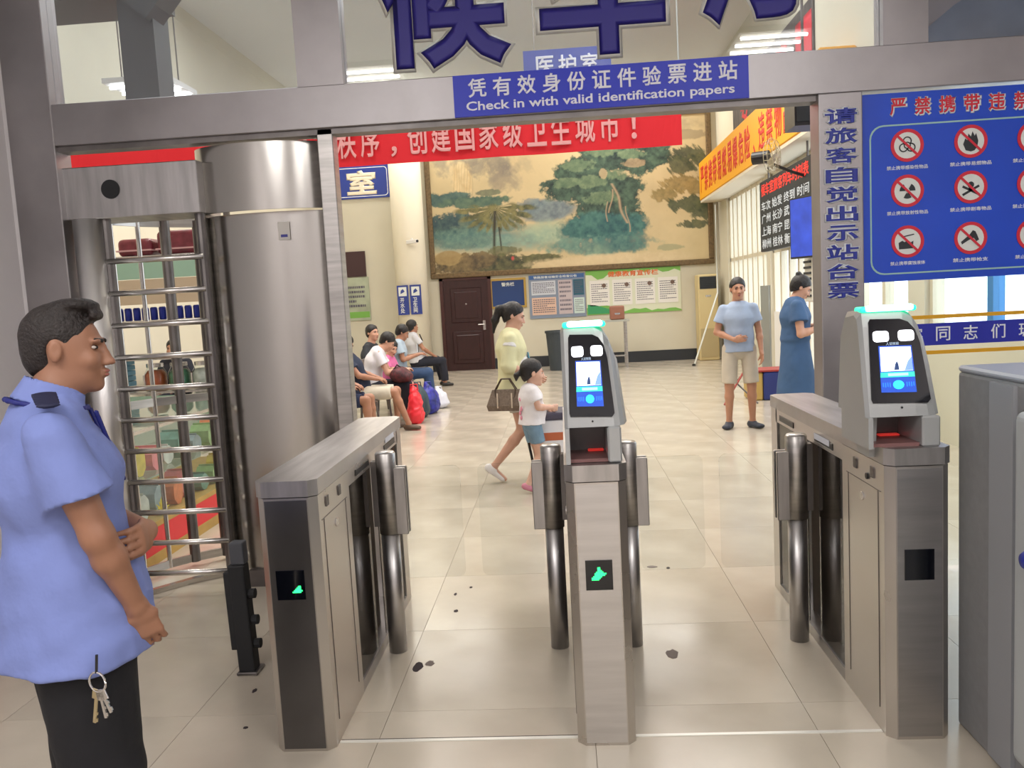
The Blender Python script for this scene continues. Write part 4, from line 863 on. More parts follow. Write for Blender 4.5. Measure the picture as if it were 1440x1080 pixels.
for i, (x, c_, nm) in enumerate(((-3.98, (180, 90, 50), 'orange-filled glass jar on the lower shop shelf'), (-3.74, (60, 120, 90), 'green-lidded glass jar between two others on the lower shop shelf'), (-3.5, (190, 196, 190), 'pale glass jar at the right end of the lower shop shelf'))):
    t = thing('glass_jar', nm, 'jar', (x, 7.85, 1.22))
    MB().lathe([(.01, .905), (.085, .905), (.10, .94), (.10, 1.06), (.07, 1.10), (.01, 1.10)], (x, 7.85), 18).obj('jar_contents', mat('jar_%d' % i, L(*c_), .4, var=.3, scale=20), t, True)
    MB().lathe([(.10, .902), (.104, .94), (.104, 1.07), (.076, 1.12), (.076, 1.13)], (x, 7.85), 18).obj('jar_glass', CLEAR, t, True); MB().lathe([(.01, 1.13), (.08, 1.13), (.08, 1.165), (.01, 1.165)], (x, 7.85), 18).obj('lid', STEEL_B, t)
    t.location.z = .9
    for q in t.children: q.matrix_parent_inverse = Matrix.Translation((-x, -7.85, -.9))
for k in range(6):
    x = -4.33; z = .902+k*.052
    t = thing('blue_carton', 'light blue carton in the stack left on the lower shelf', 'carton', (x, 7.85, z), 'light blue cartons stacked on the lower shelf')
    MB().box((x-.12, 7.75, z), (x+.10, 7.95, z+.048), .006, 1).obj('carton_body', mat('carton_blue', L(110, 170, 196), .5), t); MB().box((x-.10, 7.747, z+.016), (x+.08, 7.75, z+.03)).obj('stripe', M_PW, t)
for k in range(5):
    z = 1.29+k*.052
    t = thing('hanging_snack_bag', 'small foil snack bag in the strip hanging from the middle shelf', 'snack bag', (-4.36, 7.74, z), 'foil snack bags hanging from the shelf')
    MB().loft([[(-4.44, 7.735, z), (-4.30, 7.735, z+.005), (-4.30, 7.745, z+.005), (-4.44, 7.745, z)], [(-4.44, 7.71, z+.02), (-4.27, 7.70, z+.02), (-4.27, 7.76, z+.02), (-4.44, 7.76, z+.02)], [(-4.44, 7.735, z+.048), (-4.30, 7.735, z+.044), (-4.30, 7.745, z+.044), (-4.44, 7.745, z+.048)]]).obj('bag', mat('foil_brown', L(150, 110, 90), .3, .4, var=.5, scale=20), t)

# ================================================================ PEOPLE (signed-distance bodies, one continuous surface each)
def nrm(v): v = np.asarray(v, float); return v/(np.linalg.norm(v)+1e-12)
class SDF:
    def __init__(s): s.p = []
    def cone(s, a, b, ra, rb, k=.02, cap=(0, 0), op='add'):
        return s.econe(a, b, (ra, ra), (rb, rb), (1, .013, .007), k, cap, op)
    def econe(s, a, b, wa, wb, side=(1, 0, 0), k=.03, cap=(0, 0), op='add'):
        a, b = vec(a), vec(b); n = b-a; Ln = np.linalg.norm(n); n = n/max(Ln, 1e-9)
        u = vec(side)-np.dot(side, n)*n; u = nrm(u) if np.linalg.norm(u) > 1e-3 else nrm(np.cross(n, (0, 1, .01))); v = np.cross(n, u)
        m = max(*wa, *wb); lo = np.minimum(a, b)-m-.03; hi = np.maximum(a, b)+m+.03
        def f(X, Y, Z):
            px, py, pz = X-a[0], Y-a[1], Z-a[2]
            h = px*n[0]+py*n[1]+pz*n[2]; x = px*u[0]+py*u[1]+pz*u[2]; y = px*v[0]+py*v[1]+pz*v[2]
            t = np.clip(h/Ln, 0, 1); w = wa[0]+(wb[0]-wa[0])*t; d = wa[1]+(wb[1]-wa[1])*t; mn = np.minimum(w, d)
            o0 = np.maximum(-h, 0); o1 = np.maximum(h-Ln, 0)
            over = (0 if cap[0] else o0)+(0 if cap[1] else o1)
            r = (np.sqrt((x/w)**2+(y/d)**2+(over/mn)**2)-1)*mn
            if cap[0]: r = np.maximum(r, -h)
            if cap[1]: r = np.maximum(r, h-Ln)
            return r
        s.p.append((f, lo, hi, k, op)); return s
    def ell(s, c, r, k=.02, op='add', R=None):
        c, r = vec(c), vec(r); m = r.max()+.03
        RR = np.eye(3) if R is None else R
        def f(X, Y, Z):
            px, py, pz = X-c[0], Y-c[1], Z-c[2]
            q = [(px*RR[0, i]+py*RR[1, i]+pz*RR[2, i])/r[i] for i in range(3)]
            k0 = np.sqrt(q[0]**2+q[1]**2+q[2]**2); k1 = np.sqrt((q[0]/r[0])**2+(q[1]/r[1])**2+(q[2]/r[2])**2)
            return k0*(k0-1)/np.maximum(k1, 1e-6)
        s.p.append((f, c-m, c+m, k, op)); return s
    def half(s, p, n):      # keep the side where (x-p).n < 0
        p, n = vec(p), nrm(n); s.p.append((lambda X, Y, Z: (X-p[0])*n[0]+(Y-p[1])*n[1]+(Z-p[2])*n[2], None, None, 0, 'and')); return s
    def mesh(s, name, h, wr=0.0, seed=0, wf=18):
        lo = np.min([q[1] for q in s.p if q[1] is not None and q[4] == 'add'], 0)-h*2; hi = np.max([q[2] for q in s.p if q[2] is not None and q[4] == 'add'], 0)+h*2
        n = np.ceil((hi-lo)/h).astype(int)+1; ax = [lo[i]+h*np.arange(n[i]) for i in range(3)]
        F = np.full(n, .2, np.float32)
        for f, a, b, k, op in s.p:
            if a is None: sl = [slice(0, n[i]) for i in range(3)]
            else: sl = [slice(max(0, int((a[i]-.03-lo[i])/h)), min(n[i], int((b[i]+.03-lo[i])/h)+2)) for i in range(3)]
            X = ax[0][sl[0]][:, None, None]; Y = ax[1][sl[1]][None, :, None]; Z = ax[2][sl[2]][None, None, :]
            if min(q.stop-q.start for q in sl) <= 0: continue
            d = f(X, Y, Z); G = F[tuple(sl)]
            if op == 'add':
                hh = np.maximum(k-np.abs(G-d), 0)/max(k, 1e-6); F[tuple(sl)] = np.minimum(G, d)-hh*hh*k*.25
            elif op == 'sub':
                hh = np.maximum(k-np.abs(G+d), 0)/max(k, 1e-6); F[tuple(sl)] = np.maximum(G, -d)+hh*hh*k*.25
            else: F[tuple(sl)] = np.maximum(G, d)
        if wr:
            X = ax[0][:, None, None]; Y = ax[1][None, :, None]; Z = ax[2][None, None, :]; r = np.random.RandomState(seed)
            Q = 0
            for o in range(5):
                d = nrm(r.randn(3)*[1, 1, .9]); fr_ = wf*(1.45**o); ph = r.rand()*6; d2 = nrm(r.randn(3)); 
                Q = Q + np.sin(fr_*(X*d[0]+Y*d[1]+Z*d[2])+ph+1.5*np.sin(fr_*.6*(X*d2[0]+Y*d2[1]+Z*d2[2])))/(1.3**o)
            F = F+(wr*Q*.5).astype(np.float32)
        return surface_nets(name, F, lo, h)
def surface_nets(name, F, lo, h):
    I = F < 0; n = F.shape; c = tuple(m-1 for m in n)
    cnt = np.zeros(c, np.int8); 
    for dx in (0, 1):
        for dy in (0, 1):
            for dz in (0, 1): cnt += I[dx:dx+c[0], dy:dy+c[1], dz:dz+c[2]]
    act = (cnt > 0) & (cnt < 8); ci = np.argwhere(act); idx = np.full(c, -1, np.int32); idx[act] = np.arange(len(ci))
    P = np.zeros((len(ci), 3)); W_ = np.zeros(len(ci))
    val = lambda o: F[ci[:, 0]+o[0], ci[:, 1]+o[1], ci[:, 2]+o[2]]
    for a_ in range(3):
        o1, o2 = [q for q in range(3) if q != a_]
        for s1 in (0, 1):
            for s2 in (0, 1):
                p0 = [0, 0, 0]; p0[o1] = s1; p0[o2] = s2; p1 = list(p0); p1[a_] = 1
                v0, v1 = val(p0), val(p1); m = (v0 < 0) != (v1 < 0); t = np.where(m, v0/np.where(m, v0-v1, 1), 0)
                q = np.array(p0, float)[None]+np.zeros((len(ci), 3)); q[:, a_] += t; P[m] += q[m]; W_[m] += 1
    V_ = lo+(ci+P/W_[:, None])*h
    faces = []
    for a_ in range(3):
        o1, o2 = [(1, 2), (2, 0), (0, 1)][a_]
        sA = [slice(1, m-1) for m in n]; sA[a_] = slice(0, n[a_]-1); sB = list(sA); sB[a_] = slice(1, n[a_])
        A, B = I[tuple(sA)], I[tuple(sB)]; e = np.argwhere(A != B); off = np.array([1, 1, 1]); off[a_] = 0; e2 = e+off
        d1 = np.zeros(3, int); d1[o1] = 1; d2 = np.zeros(3, int); d2[o2] = 1
        g = lambda q: idx[q[:, 0], q[:, 1], q[:, 2]]
        Q = np.stack([g(e2-d1-d2), g(e2-d2), g(e2), g(e2-d1)], 1)
        flip = ~A[tuple(e.T)]; Q[flip] = Q[flip][:, ::-1]; faces.append(Q)
    f = np.concatenate(faces); f = f[(f >= 0).all(1)]
    me = np_mesh(name, V_, f); me.shade_smooth(); return me
ST = dict(pel=(0, 0, .93), wst=(0, .0, 1.06), cst=(0, .0, 1.25), nkb=(0, -.015, 1.42), nkt=(0, .0, 1.48), hd=(0, .012, 1.575),
          shR=(.175, -.01, 1.375), elR=(.225, -.03, 1.10), wrR=(.235, .04, .86), shL=(-.175, -.01, 1.375), elL=(-.225, -.03, 1.10), wrL=(-.235, .04, .86),
          hpR=(.09, 0, .90), knR=(.095, .015, .49), anR=(.10, -.02, .085), hpL=(-.09, 0, .90), knL=(-.095, .015, .49), anL=(-.10, -.02, .085),
          ftR=(.25, .97, 0), ftL=(-.25, .97, 0), look=(0, 1, 0), up=(0, 0, 1))
def pose(**k): J = {a: vec(b) for a, b in ST.items()}; J.update({a: vec(b) for a, b in k.items()}); return J
def head_frame(J):
    f = nrm(J['look']); u = vec(J['up']); u = nrm(u-np.dot(u, f)*f); r = np.cross(f, u); return np.stack([r, f, u], 1)
def hand(s, w, d, n, ts, curl=.5, sc=1.0, thumb=.6):
    """w wrist, d direction of the palm, n palm-facing normal, ts thumb side (+-1 along across)"""
    d = nrm(d); n = nrm(vec(n)-np.dot(n, d)*d); ac = np.cross(d, n)*ts
    s.econe(w, w+d*.03*sc, (.027*sc, .019*sc), (.036*sc, .016*sc), ac, .015); s.econe(w+d*.03*sc, w+d*.082*sc, (.037*sc, .015*sc), (.040*sc, .0125*sc), ac, .012)
    for i, (o, ln) in enumerate(((.030, .070), (.0105, .080), (-.0095, .075), (-.029, .058))):
        b = w+d*.084*sc+ac*o*sc; a1 = curl*.7+.1; a2 = curl*1.7+.2
        p1 = b+(d*math.cos(a1)+n*math.sin(a1)+ac*o*1.2)*ln*.5*sc; p2 = p1+(d*math.cos(a2)+n*math.sin(a2))*ln*.5*sc
        s.cone(b, p1, .0095*sc, .0085*sc, .004); s.cone(p1, p2, .0085*sc, .0068*sc, .003)
    b = w+d*.028*sc+ac*.028*sc; p1 = b+(d*.70+ac*.62*thumb+n*.35)*.040*sc; p2 = p1+(d*.85+ac*.2*thumb+n*.45*(1+curl))*.030*sc
    s.cone(b, p1, .0125*sc, .0105*sc, .008); s.cone(p1, p2, .010*sc, .0078*sc, .003)
def head_sdf(s, J, hs=1.0, ears=True):
    R = head_frame(J); c = J['hd']; T = lambda x, y, z: c+R@(vec(x, y, z)*hs); S = lambda *a: vec(a)*hs
    s.ell(T(0, -.018, .035), S(.076, .095, .086), .02, R=R); s.ell(T(0, .028, -.022), S(.062, .066, .082), .03, R=R)
    s.ell(T(0, .035, -.075), S(.046, .050, .036), .025, R=R); s.ell(T(0, .070, -.098), S(.022, .020, .017), .018, R=R)
    s.econe(T(0, .084, .022), T(0, .104, -.026), (.008*hs, .010*hs), (.013*hs, .012*hs), R[:, 0], .012); s.ell(T(0, .112, -.033), S(.0125, .011, .0095), .006, R=R)
    for q in (1, -1):
        s.ell(T(q*.013, .100, -.037), S(.0085, .0085, .007), .005, R=R)
        s.ell(T(q*.031, .090, .008), S(.019, .017, .013), .012, 'sub', R=R)
        s.ell(T(q*.030, .0835, .026), S(.022, .010, .007), .010, R=R); s.ell(T(q*.038, .066, -.028), S(.020, .020, .018), .02, R=R)
        if ears:
            s.ell(T(q*.079, -.010, -.002), S(.008, .018, .031), .006, R=R); s.ell(T(q*.088, -.004, .004), S(.006, .009, .015), .005, 'sub', R=R)
    s.ell(T(0, .0955, -.058), S(.024, .010, .0065), .005, R=R); s.ell(T(0, .0935, -.069), S(.020, .011, .0075), .005, R=R)
    s.ell(T(0, .103, -.0632), S(.022, .008, .0022), .003, 'sub', R=R)
def body_sdf(J, g=1.0, girth=1.0, hs=1.0, hands=None, heavy=0.0):
    s = SDF(); sd = nrm(J['shR']-J['shL']); sp = nrm(J['hpR']-J['hpL'])
    s.econe(J['pel']-vec(0, 0, .03), J['wst'], (.150*girth, .105*girth), (.132*girth, .092*girth), sp, .03); s.econe(J['wst'], J['cst'], (.134*girth, .095*girth), (.155*girth, .108*girth), sd, .04)
    s.econe(J['cst'], (J['shR']+J['shL'])/2+vec(0, 0, -.0), (.155*girth, .105*girth), (.125*girth, .07*girth), sd, .04)
    s.cone((J['shR']+J['shL'])/2+vec(0, 0, .0), J['nkb'], .075, .062, .04); s.cone(J['nkb'], J['nkt'], .056*girth**.5, .054, .03); s.cone(J['nkt'], J['hd']-head_frame(J)[:, 1]*.02*hs, .054, .05, .02)
    for q in 'RL':
        a, e, w = J['sh'+q], J['el'+q], J['wr'+q]
        s.cone(a, a+(e-a)*.3, .054*g, .050*g, .03); s.cone(a+(e-a)*.3, e, .048*g, .038*g, .03); m = e+(w-e)*.3
        s.cone(e, m, .038*g, .040*g, .02); s.cone(m, w, .039*g, .0255*g, .02)
        hp, kn, an, ft = J['hp'+q], J['kn'+q], J['an'+q], J['ft'+q]
        s.cone(hp, kn, .082*g*girth**.5, .053*g, .04); m = kn+(an-kn)*.3; s.cone(kn, m, .052*g, .055*g, .03); s.cone(m, an, .055*g, .034*g, .02)
        f = nrm(ft); heel = an-f*.03+vec(0, 0, -.045*g); toe = an+f*.13*g+vec(0, 0, -.055*g)
        s.cone(an, heel, .034*g, .030*g, .02); s.econe(heel, toe, (.034*g, .034*g), (.042*g, .020*g), np.cross(f, (0, 0, 1)), .02)
        hd = (hands or {}).get(q, {}); d = hd.get('d', w-e); n = hd.get('n', (-1 if q == 'R' else 1, .3, 0)); hand(s, w, d, n, hd.get('ts', 1 if q == 'L' else -1), hd.get('curl', .35), hd.get('sc', 1.0)*g**.5)
    if heavy: s.ell(J['wst']+vec(0, .06, .0), (.12, .09+heavy, .12), .05)
    head_sdf(s, J, hs); return s
def shirt_sdf(J, off=.02, girth=1.0, g=1.0, sl=.62, hem=-.06, flare=.01, collar=False, slr=.058, heavy=0.0, fold=None):
    s = SDF(); sd = nrm(J['shR']-J['shL']); sp = nrm(J['hpR']-J['hpL']); o = off; mid = (J['shR']+J['shL'])/2
    ax = nrm(J['pel']-J['wst']); b = J['pel']+ax*(-hem)
    s.econe(b, J['wst'], (.150*girth+o+flare, .108*girth+o+flare), (.138*girth+o, .100*girth+o), sp, .03, (1, 0)); s.econe(J['wst'], J['cst'], (.138*girth+o, .098*girth+o), (.158*girth+o, .112*girth+o), sd, .05)
    s.econe(J['cst'], mid, (.158*girth+o, .108*girth+o), (.13*girth+o, .074*girth+o), sd, .05)
    s.cone(mid, J['nkb']+vec(0, 0, -.012), .088, .064, .05, (0, 1))
    for q in 'RL':
        a, e = J['sh'+q], J['el'+q]; s.cone(a, a+(e-a)*min(sl, 1), (slr-.007)*g+o*.4, (slr+.012)*g+o*.4, .03, (0, 1 if sl <= 1 else 0))
        if sl > 1: m = e+(J['wr'+q]-e)*(sl-1); s.cone(e, m, slr*g*.9+o*.3, slr*g*.75+o*.3, .03, (0, 1))
    if heavy: s.ell(J['wst']+vec(0, .05, 0), (.13+o, .10+heavy+o, .14), .06)
    if collar: s.cone(J['nkb']+vec(0, 0, -.03), J['nkt']+vec(0, 0, -.005), .076, .068, .012, (0, 1)); s.cone(J['nkb']+vec(0, 0, .0), J['nkt']+vec(0, .0, .05), .060, .056, .004, (1, 1), 'sub')
    return s
def pants_sdf(J, t=.95, off=.014, girth=1.0, g=1.0, flare=.0, top=.03):
    """t is measured down the leg: 1 = knee, 2 = ankle"""
    s = SDF(); sp = nrm(J['hpR']-J['hpL'])
    po = min(off, .010)
    s.econe(J['pel']-vec(0, 0, .03), J['pel']+nrm(J['wst']-J['pel'])*top, (.150*girth+po, .108*girth+po), (.145*girth+po, .103*girth+po), sp, .03, (0, 1))
    for q in 'RL':
        hp, kn, an = J['hp'+q], J['kn'+q], J['an'+q]
        if t <= 1: s.cone(hp, hp+(kn-hp)*t, .082*g*girth**.5+min(off, .012), .058*g+off+flare, .012, (0, 1))
        else: s.cone(hp, kn, .086*g*girth**.5+off, .058*g+off, .04); s.cone(kn, kn+(an-kn)*(t-1), .058*g+off, .048*g+off+flare, .03, (0, 1))
    return s
def shoe_meshes(J, m, g=1.0, parent=None, sole=None, high=.0, h=.008, sandal=False):
    for q in 'RL':
        an, f = J['an'+q], nrm(J['ft'+q]); u = vec(0, 0, 1); dn = nrm(np.cross(np.cross(f, u), f)); s = SDF()
        heel = an-f*.035*g-dn*.045*g; toe = an+f*.135*g-dn*.052*g
        s.econe(heel, toe, (.040*g, .040*g), (.047*g, .026*g), np.cross(f, dn), .02); s.cone(an-dn*.05*g, an-dn*(.012-high)*g, .043*g, .041*g, .02, (0, 1))
        s.half(an-dn*.076*g, -dn)
        o = mobj('shoe', s.mesh('shoe', h), m, parent)
        if sole: s2 = SDF(); s2.econe(heel-dn*.018*g, toe-dn*.004*g, (.042*g, .022*g), (.049*g, .018*g), np.cross(f, dn), .01); s2.half(an-dn*.086*g, -dn); s2.half(an-dn*.066*g, dn); mobj('sole', s2.mesh('sole', h), sole, o)
def hair_sdf(J, hs, style='short', thick=.012, hl=.068):
    R = head_frame(J); c = J['hd']; T = lambda x, y, z: c+R@(vec(x, y, z)*hs); s = SDF()
    s.ell(T(0, -.022, .040), vec(.076+thick, .094+thick, .088+thick)*hs, .02, R=R)
    if style == 'short': s.ell(T(0, -.060, -.02), vec(.062, .052, .06)*hs, .03, R=R)
    elif style in ('pony', 'bun', 'long'): s.ell(T(0, -.055, -.015), vec(.070, .055, .075)*hs, .03, R=R)
    n = R@vec(0, .70, -.71); s.half(T(0, .082, hl), n)
    return s, R, T
SKINS = {}
def skin(n, c): return mat('skin_'+n, L(*c), .5, var=.06, scale=14, bump=.04, bscale=60)
M_HAIR = mat('black_hair', L(24, 20, 20), .45, bump=.5, bscale=90, var=.3, scale=60)
M_EYE = mat('eye_white', L(196, 186, 178), .35); M_IRIS = mat('eye_dark', L(26, 18, 14), .2); M_LIP = mat('lips', L(158, 92, 82), .5)
def face_bits(J, body, hs, h=.005):
    R = head_frame(J); c = J['hd']; T = lambda x, y, z: c+R@(vec(x, y, z)*hs)
    for q in (1, -1):
        s = SDF(); s.ell(T(q*.031, .0745, .008), vec(.0118, .0100, .0050)*hs, .0, R=R); e = mobj('eye', s.mesh('eye', .0025), M_EYE, body)
        s = SDF(); s.ell(T(q*.031, .0800, .008), vec(.0062, .0068, .0060)*hs, .0, R=R); mobj('iris', s.mesh('iris', .0018), M_IRIS, body)
        s = SDF(); s.econe(T(q*.016, .094, .026), T(q*.045, .082, .030), (.0042*hs, .0062*hs), (.0035*hs, .004*hs), R[:, 1], .0); mobj('eyebrow', s.mesh('eyebrow', .0016), M_HAIR, body)
    s = SDF(); s.ell(T(0, .100, -.0585), vec(.020, .0062, .0045)*hs, .003, R=R); s.ell(T(0, .098, -.0685), vec(.017, .007, .0052)*hs, .003, R=R); s.ell(T(0, .110, -.0632), vec(.022, .012, .0016)*hs, .0, 'sub', R=R)
    mobj('lips', s.mesh('lips', .0022), M_LIP, body)
def person(label, loc, rz, sc, group=None):
    t = thing('person', label, 'person', (0, 0, 0), group); t['_p'] = 0; del t['_p']; return t
def place(t, loc, rz, sc=1.0):
    t.location = loc; t.rotation_euler = (0, 0, rz); t.scale = (sc, sc, sc)
rad = math.radians
cl = lambda n, c, **k: mat(n, L(*c), k.pop('rough', .85), var=k.pop('var', .10), scale=k.pop('scale', 6), bump=k.pop('bump', .25), bscale=k.pop('bscale', 25), **k)
# ---- guard
G = pose(shR=(.195, -.02, 1.375), shL=(-.195, .0, 1.375), pel=(0, .01, .93), hpR=(.085, .01, .90), hpL=(-.085, .01, .90), knR=(.12, .02, .49), knL=(-.12, .02, .49), wst=(0, .015, 1.06), elR=(.24, .05, 1.13), wrR=(.195, .125, .925), elL=(-.235, .07, 1.12), wrL=(.10, .185, 1.09),
         nkb=(.0, .0, 1.43), nkt=(.0, .028, 1.485), hd=(.0, .055, 1.572), look=(.36, .93, -.05), up=(0, .05, 1))
gd = person('man in light blue short-sleeved uniform shirt and dark trousers with folded arms', None, 0, 1)
bs_ = body_sdf(G, .96, 1.04, .93, {'R': dict(d=(-.12, .28, -.95), n=(-.8, .2, 0), ts=-1, curl=.45), 'L': dict(d=(.9, -.38, .0), n=(-.1, -1, -.1), ts=1, curl=.6)})
gb = mobj('body', bs_.mesh('body', .0052), skin('guard', (150, 106, 82)), gd); face_bits(G, gb, .93)
M_GSH = cl('uniform_blue_cloth', (118, 132, 190), bump=1.0, bscale=8, var=.07)
gsd = shirt_sdf(G, .024, 1.07, 1.02, .62, -.125, .034, True, .060, .0); gsd.econe((0, .01, .805), (0, .01, .985), (.238, .194), (.214, .170), (1, 0, 0), .05, (1, 0))
gs = mobj('shirt', gsd.mesh('shirt', .0065, .0062, 4, 19), M_GSH, gd)
mobj('trousers', pants_sdf(G, 1.93, .028, 1.0, 1.16).mesh('trousers', .009, .003, 2, 15), cl('navy_trousers_cloth', (13, 13, 19)), gd)
hs_, R_h, T_h = hair_sdf(G, .93, 'short', .004, .060)
hs_.ell(T_h(0, .03, .125), (.055, .05, .018), .02, R=R_h); hs_.econe(T_h(-.03, .078, .096), T_h(.03, .078, .096), (.012, .010), (.012, .010), (0, 0, 1), .02)
hs_.ell(T_h(0, .10, .02), (.068, .05, .062), .012, 'sub', R=R_h)
for q in (1, -1): hs_.ell(T_h(q*.08, -.01, -.01), (.025, .024, .036), .01, 'sub', R=R_h)
mobj('hair', hs_.mesh('hair', .005, .0012, 3, 90), cl('cropped_black_hair', (34, 26, 24), rough=.6, bump=.6, bscale=120, var=.4, scale=50), gd)
s = SDF(); c0 = (G['nkb']+G['nkt'])/2
for k in range(20):
    a0, a1 = 2*PI*k/20, 2*PI*(k+1)/20
    pt_ = lambda a: vec(.0865*math.cos(a), -.003+.091*math.sin(a), 1.441-.020*math.sin(a)-.004*abs(math.cos(a)))
    s.cone(pt_(a0), pt_(a1), .0065, .0065, .004)
s.cone((.05, .10, 1.41), (.01, .155, 1.22), .006, .006, .004); s.cone((-.05, .10, 1.41), (-.01, .155, 1.22), .006, .006, .004)
mobj('lanyard', s.mesh('lanyard', .004), mat('lanyard_blue', L(24, 32, 110), .6), gd)
# folded collar
s = SDF(); s.econe((0, -.004, 1.432), (0, .020, 1.490), (.083, .088), (.066, .071), (1, 0, 0), .0, (1, 1)); s.econe((0, -.006, 1.42), (0, .024, 1.51), (.064, .069), (.058, .064), (1, 0, 0), .0, (1, 1), 'sub'); s.cone((0, .12, 1.40), (0, .10, 1.50), .035, .022, .0, (1, 1), 'sub')
mobj('collar', s.mesh('collar', .0045), M_GSH, gd)
s = SDF(); s.econe((.135, -.02, 1.475), (.215, -.02, 1.452), (.030, .006), (.026, .006), (0, 1, 0), .0)
mobj('shoulder_strap', s.mesh('shoulder_strap', .005), mat('strap_navy', L(24, 28, 60), .7), gd)
M_SHOE = mat('black_leather', L(24, 22, 22), .35); shoe_meshes(G, M_SHOE, 1.08, gd)
place(gd, (-1.285, 1.98, 0), rad(-52), .975)
# keys on the guard's belt
ky = thing('key_bunch', "bunch of keys hanging from the uniformed man's belt", 'keys', (0, 0, 0))
b = MB(); b.tube([(.0+.022*math.cos(2*PI*k/16), 0, .022*math.sin(2*PI*k/16)) for k in range(17)], .0025, 6); b.obj('key_ring', STEEL_B, ky)
for i, (a, ln) in enumerate(((-12, .075), (10, .06), (25, .05))):
    M_ = Matrix.Translation((math.sin(rad(a))*.02, 0, -.02)) @ Matrix.Rotation(rad(-a), 4, 'Y')
    b = MB(); b.box((-.0035, -.0015, -ln), (.0035, .0015, 0), 0, 1, M_).box((-.011, -.0018, -.02), (.011, .0018, .004), .001, 1, M_).box((.0035, -.0012, -ln+.004), (.008, .0012, -ln+.012), 0, 1, M_).box((.0035, -.0012, -ln+.02), (.007, .0012, -ln+.026), 0, 1, M_)
    b.obj('key', mat('brass', L(200, 186, 150), .3, 1.0) if i == 0 else STEEL_B, ky)
b = MB(); b.tube([(0, 0, .02), (.004, .002, .06)], .003, 6).obj('strap_loop', BLACK, ky)
place(ky, (-1.11, 1.775, .772), rad(-15), 1.08)
# ---- walking woman in yellow (faces right)
Wm = pose(pel=(0, 0, .90), shR=(.155, -.02, 1.35), shL=(-.155, .02, 1.35), elR=(.19, -.05, 1.10), wrR=(.17, .13, 1.02), elL=(-.19, .05, 1.10), wrL=(-.15, .22, .98), nkb=(0, .0, 1.40), nkt=(0, .02, 1.455), hd=(.0, .04, 1.545), look=(.12, .93, -.30), up=(0, .3, 1),
          hpR=(.085, 0, .88), knR=(.085, .06, .49), anR=(.08, -.22, .16), ftR=(.0, .75, -.62), hpL=(-.085, 0, .88), knL=(-.085, .20, .49), anL=(-.08, .26, .085), ftL=(0, 1, 0))
wy = person('woman with black ponytail in pale yellow cardigan walking past the middle gate', None, 0, 1)
wb = mobj('body', body_sdf(Wm, .93, .95, .97, {'R': dict(curl=.6, n=(-1, 0, -.3)), 'L': dict(curl=.6)}).mesh('body', .0075), skin('woman', (206, 160, 138)), wy); face_bits(Wm, wb, .97)
mobj('top', shirt_sdf(Wm, .014, 1.0, .95, .3, -.0, .01, slr=.05, heavy=.02).mesh('top', .009), cl('white_cotton', (226, 224, 222)), wy)
s = shirt_sdf(Wm, .028, .99, .98, 1.35, -.08, .035, slr=.048); s.econe((0, .22, .98), (0, .22, 1.46), (.045, .16), (.075, .15), (1, 0, 0), .02, (1, 1), 'sub')
mobj('cardigan', s.mesh('cardigan', .009, .004, 8, 16), cl('pale_yellow_knit', (222, 219, 176)), wy)
mobj('shorts', pants_sdf(Wm, .55, .018, 1.0, 1.0, .01).mesh('shorts', .009), cl('pale_shorts_cloth', (206, 200, 190)), wy)
s = SDF(); s.econe((.03, .150, 1.20), (.03, .165, 1.10), (.045, .008), (.03, .008), (1, 0, 0), .0); mobj('shirt_print', s.mesh('shirt_print', .006), mat('print_teal', L(84, 146, 170), .7), wy)
s, R_, T_ = hair_sdf(Wm, .97, 'pony', .012); 
for a, b_, r0, r1 in (((0, -.11, .06), (0, -.155, .03), .028, .034), ((0, -.155, .03), (0, -.165, -.08), .036, .036), ((0, -.165, -.08), (.0, -.15, -.20), .034, .012)): s.cone(T_(*a), T_(*b_), r0, r1, .02)
s.ell(T_(0, .11, .01), (.07, .05, .072), .012, 'sub', R=R_); mobj('hair', s.mesh('hair', .006, .002, 5, 60), M_HAIR, wy)
shoe_meshes(Wm, mat('white_shoe', L(236, 232, 232), .5), 1.0, wy, mat('white_sole', L(214, 210, 206), .6))
place(wy, (-.45, 7.25, 0), rad(-84), .94)
hbg = thing('handbag', 'brown patterned handbag on the arm of the woman in yellow', 'handbag', (0, 0, 0))
MB().loft([[(-.17, -.05, 0), (.17, -.05, 0), (.17, .05, 0), (-.17, .05, 0)], [(-.18, -.065, .05), (.18, -.065, .05), (.18, .065, .05), (-.18, .065, .05)], [(-.13, -.02, .20), (.13, -.02, .20), (.13, .02, .20), (-.13, .02, .20)]]).obj('bag_body', mat('brown_weave', L(122, 106, 92), .6, var=.35, scale=60), hbg)
for y in (-.04, .04): MB().tube([(-.09, y, .10), (-.10, y*.6, .20), (-.04, y*.4, .30), (.04, y*.4, .30), (.10, y*.6, .20), (.09, y, .10)], .007, 6).obj('handle', mat('bag_handle', L(70, 52, 40), .5), hbg)
for x in (-.07, .07): MB().box((x-.006, -.069, .03), (x+.006, -.058, .17), 0, 1).obj('strap_trim', mat('trim_pale', L(206, 190, 170), .5), hbg)
place(hbg, (-.50, 7.0, .66), rad(-12), .9)
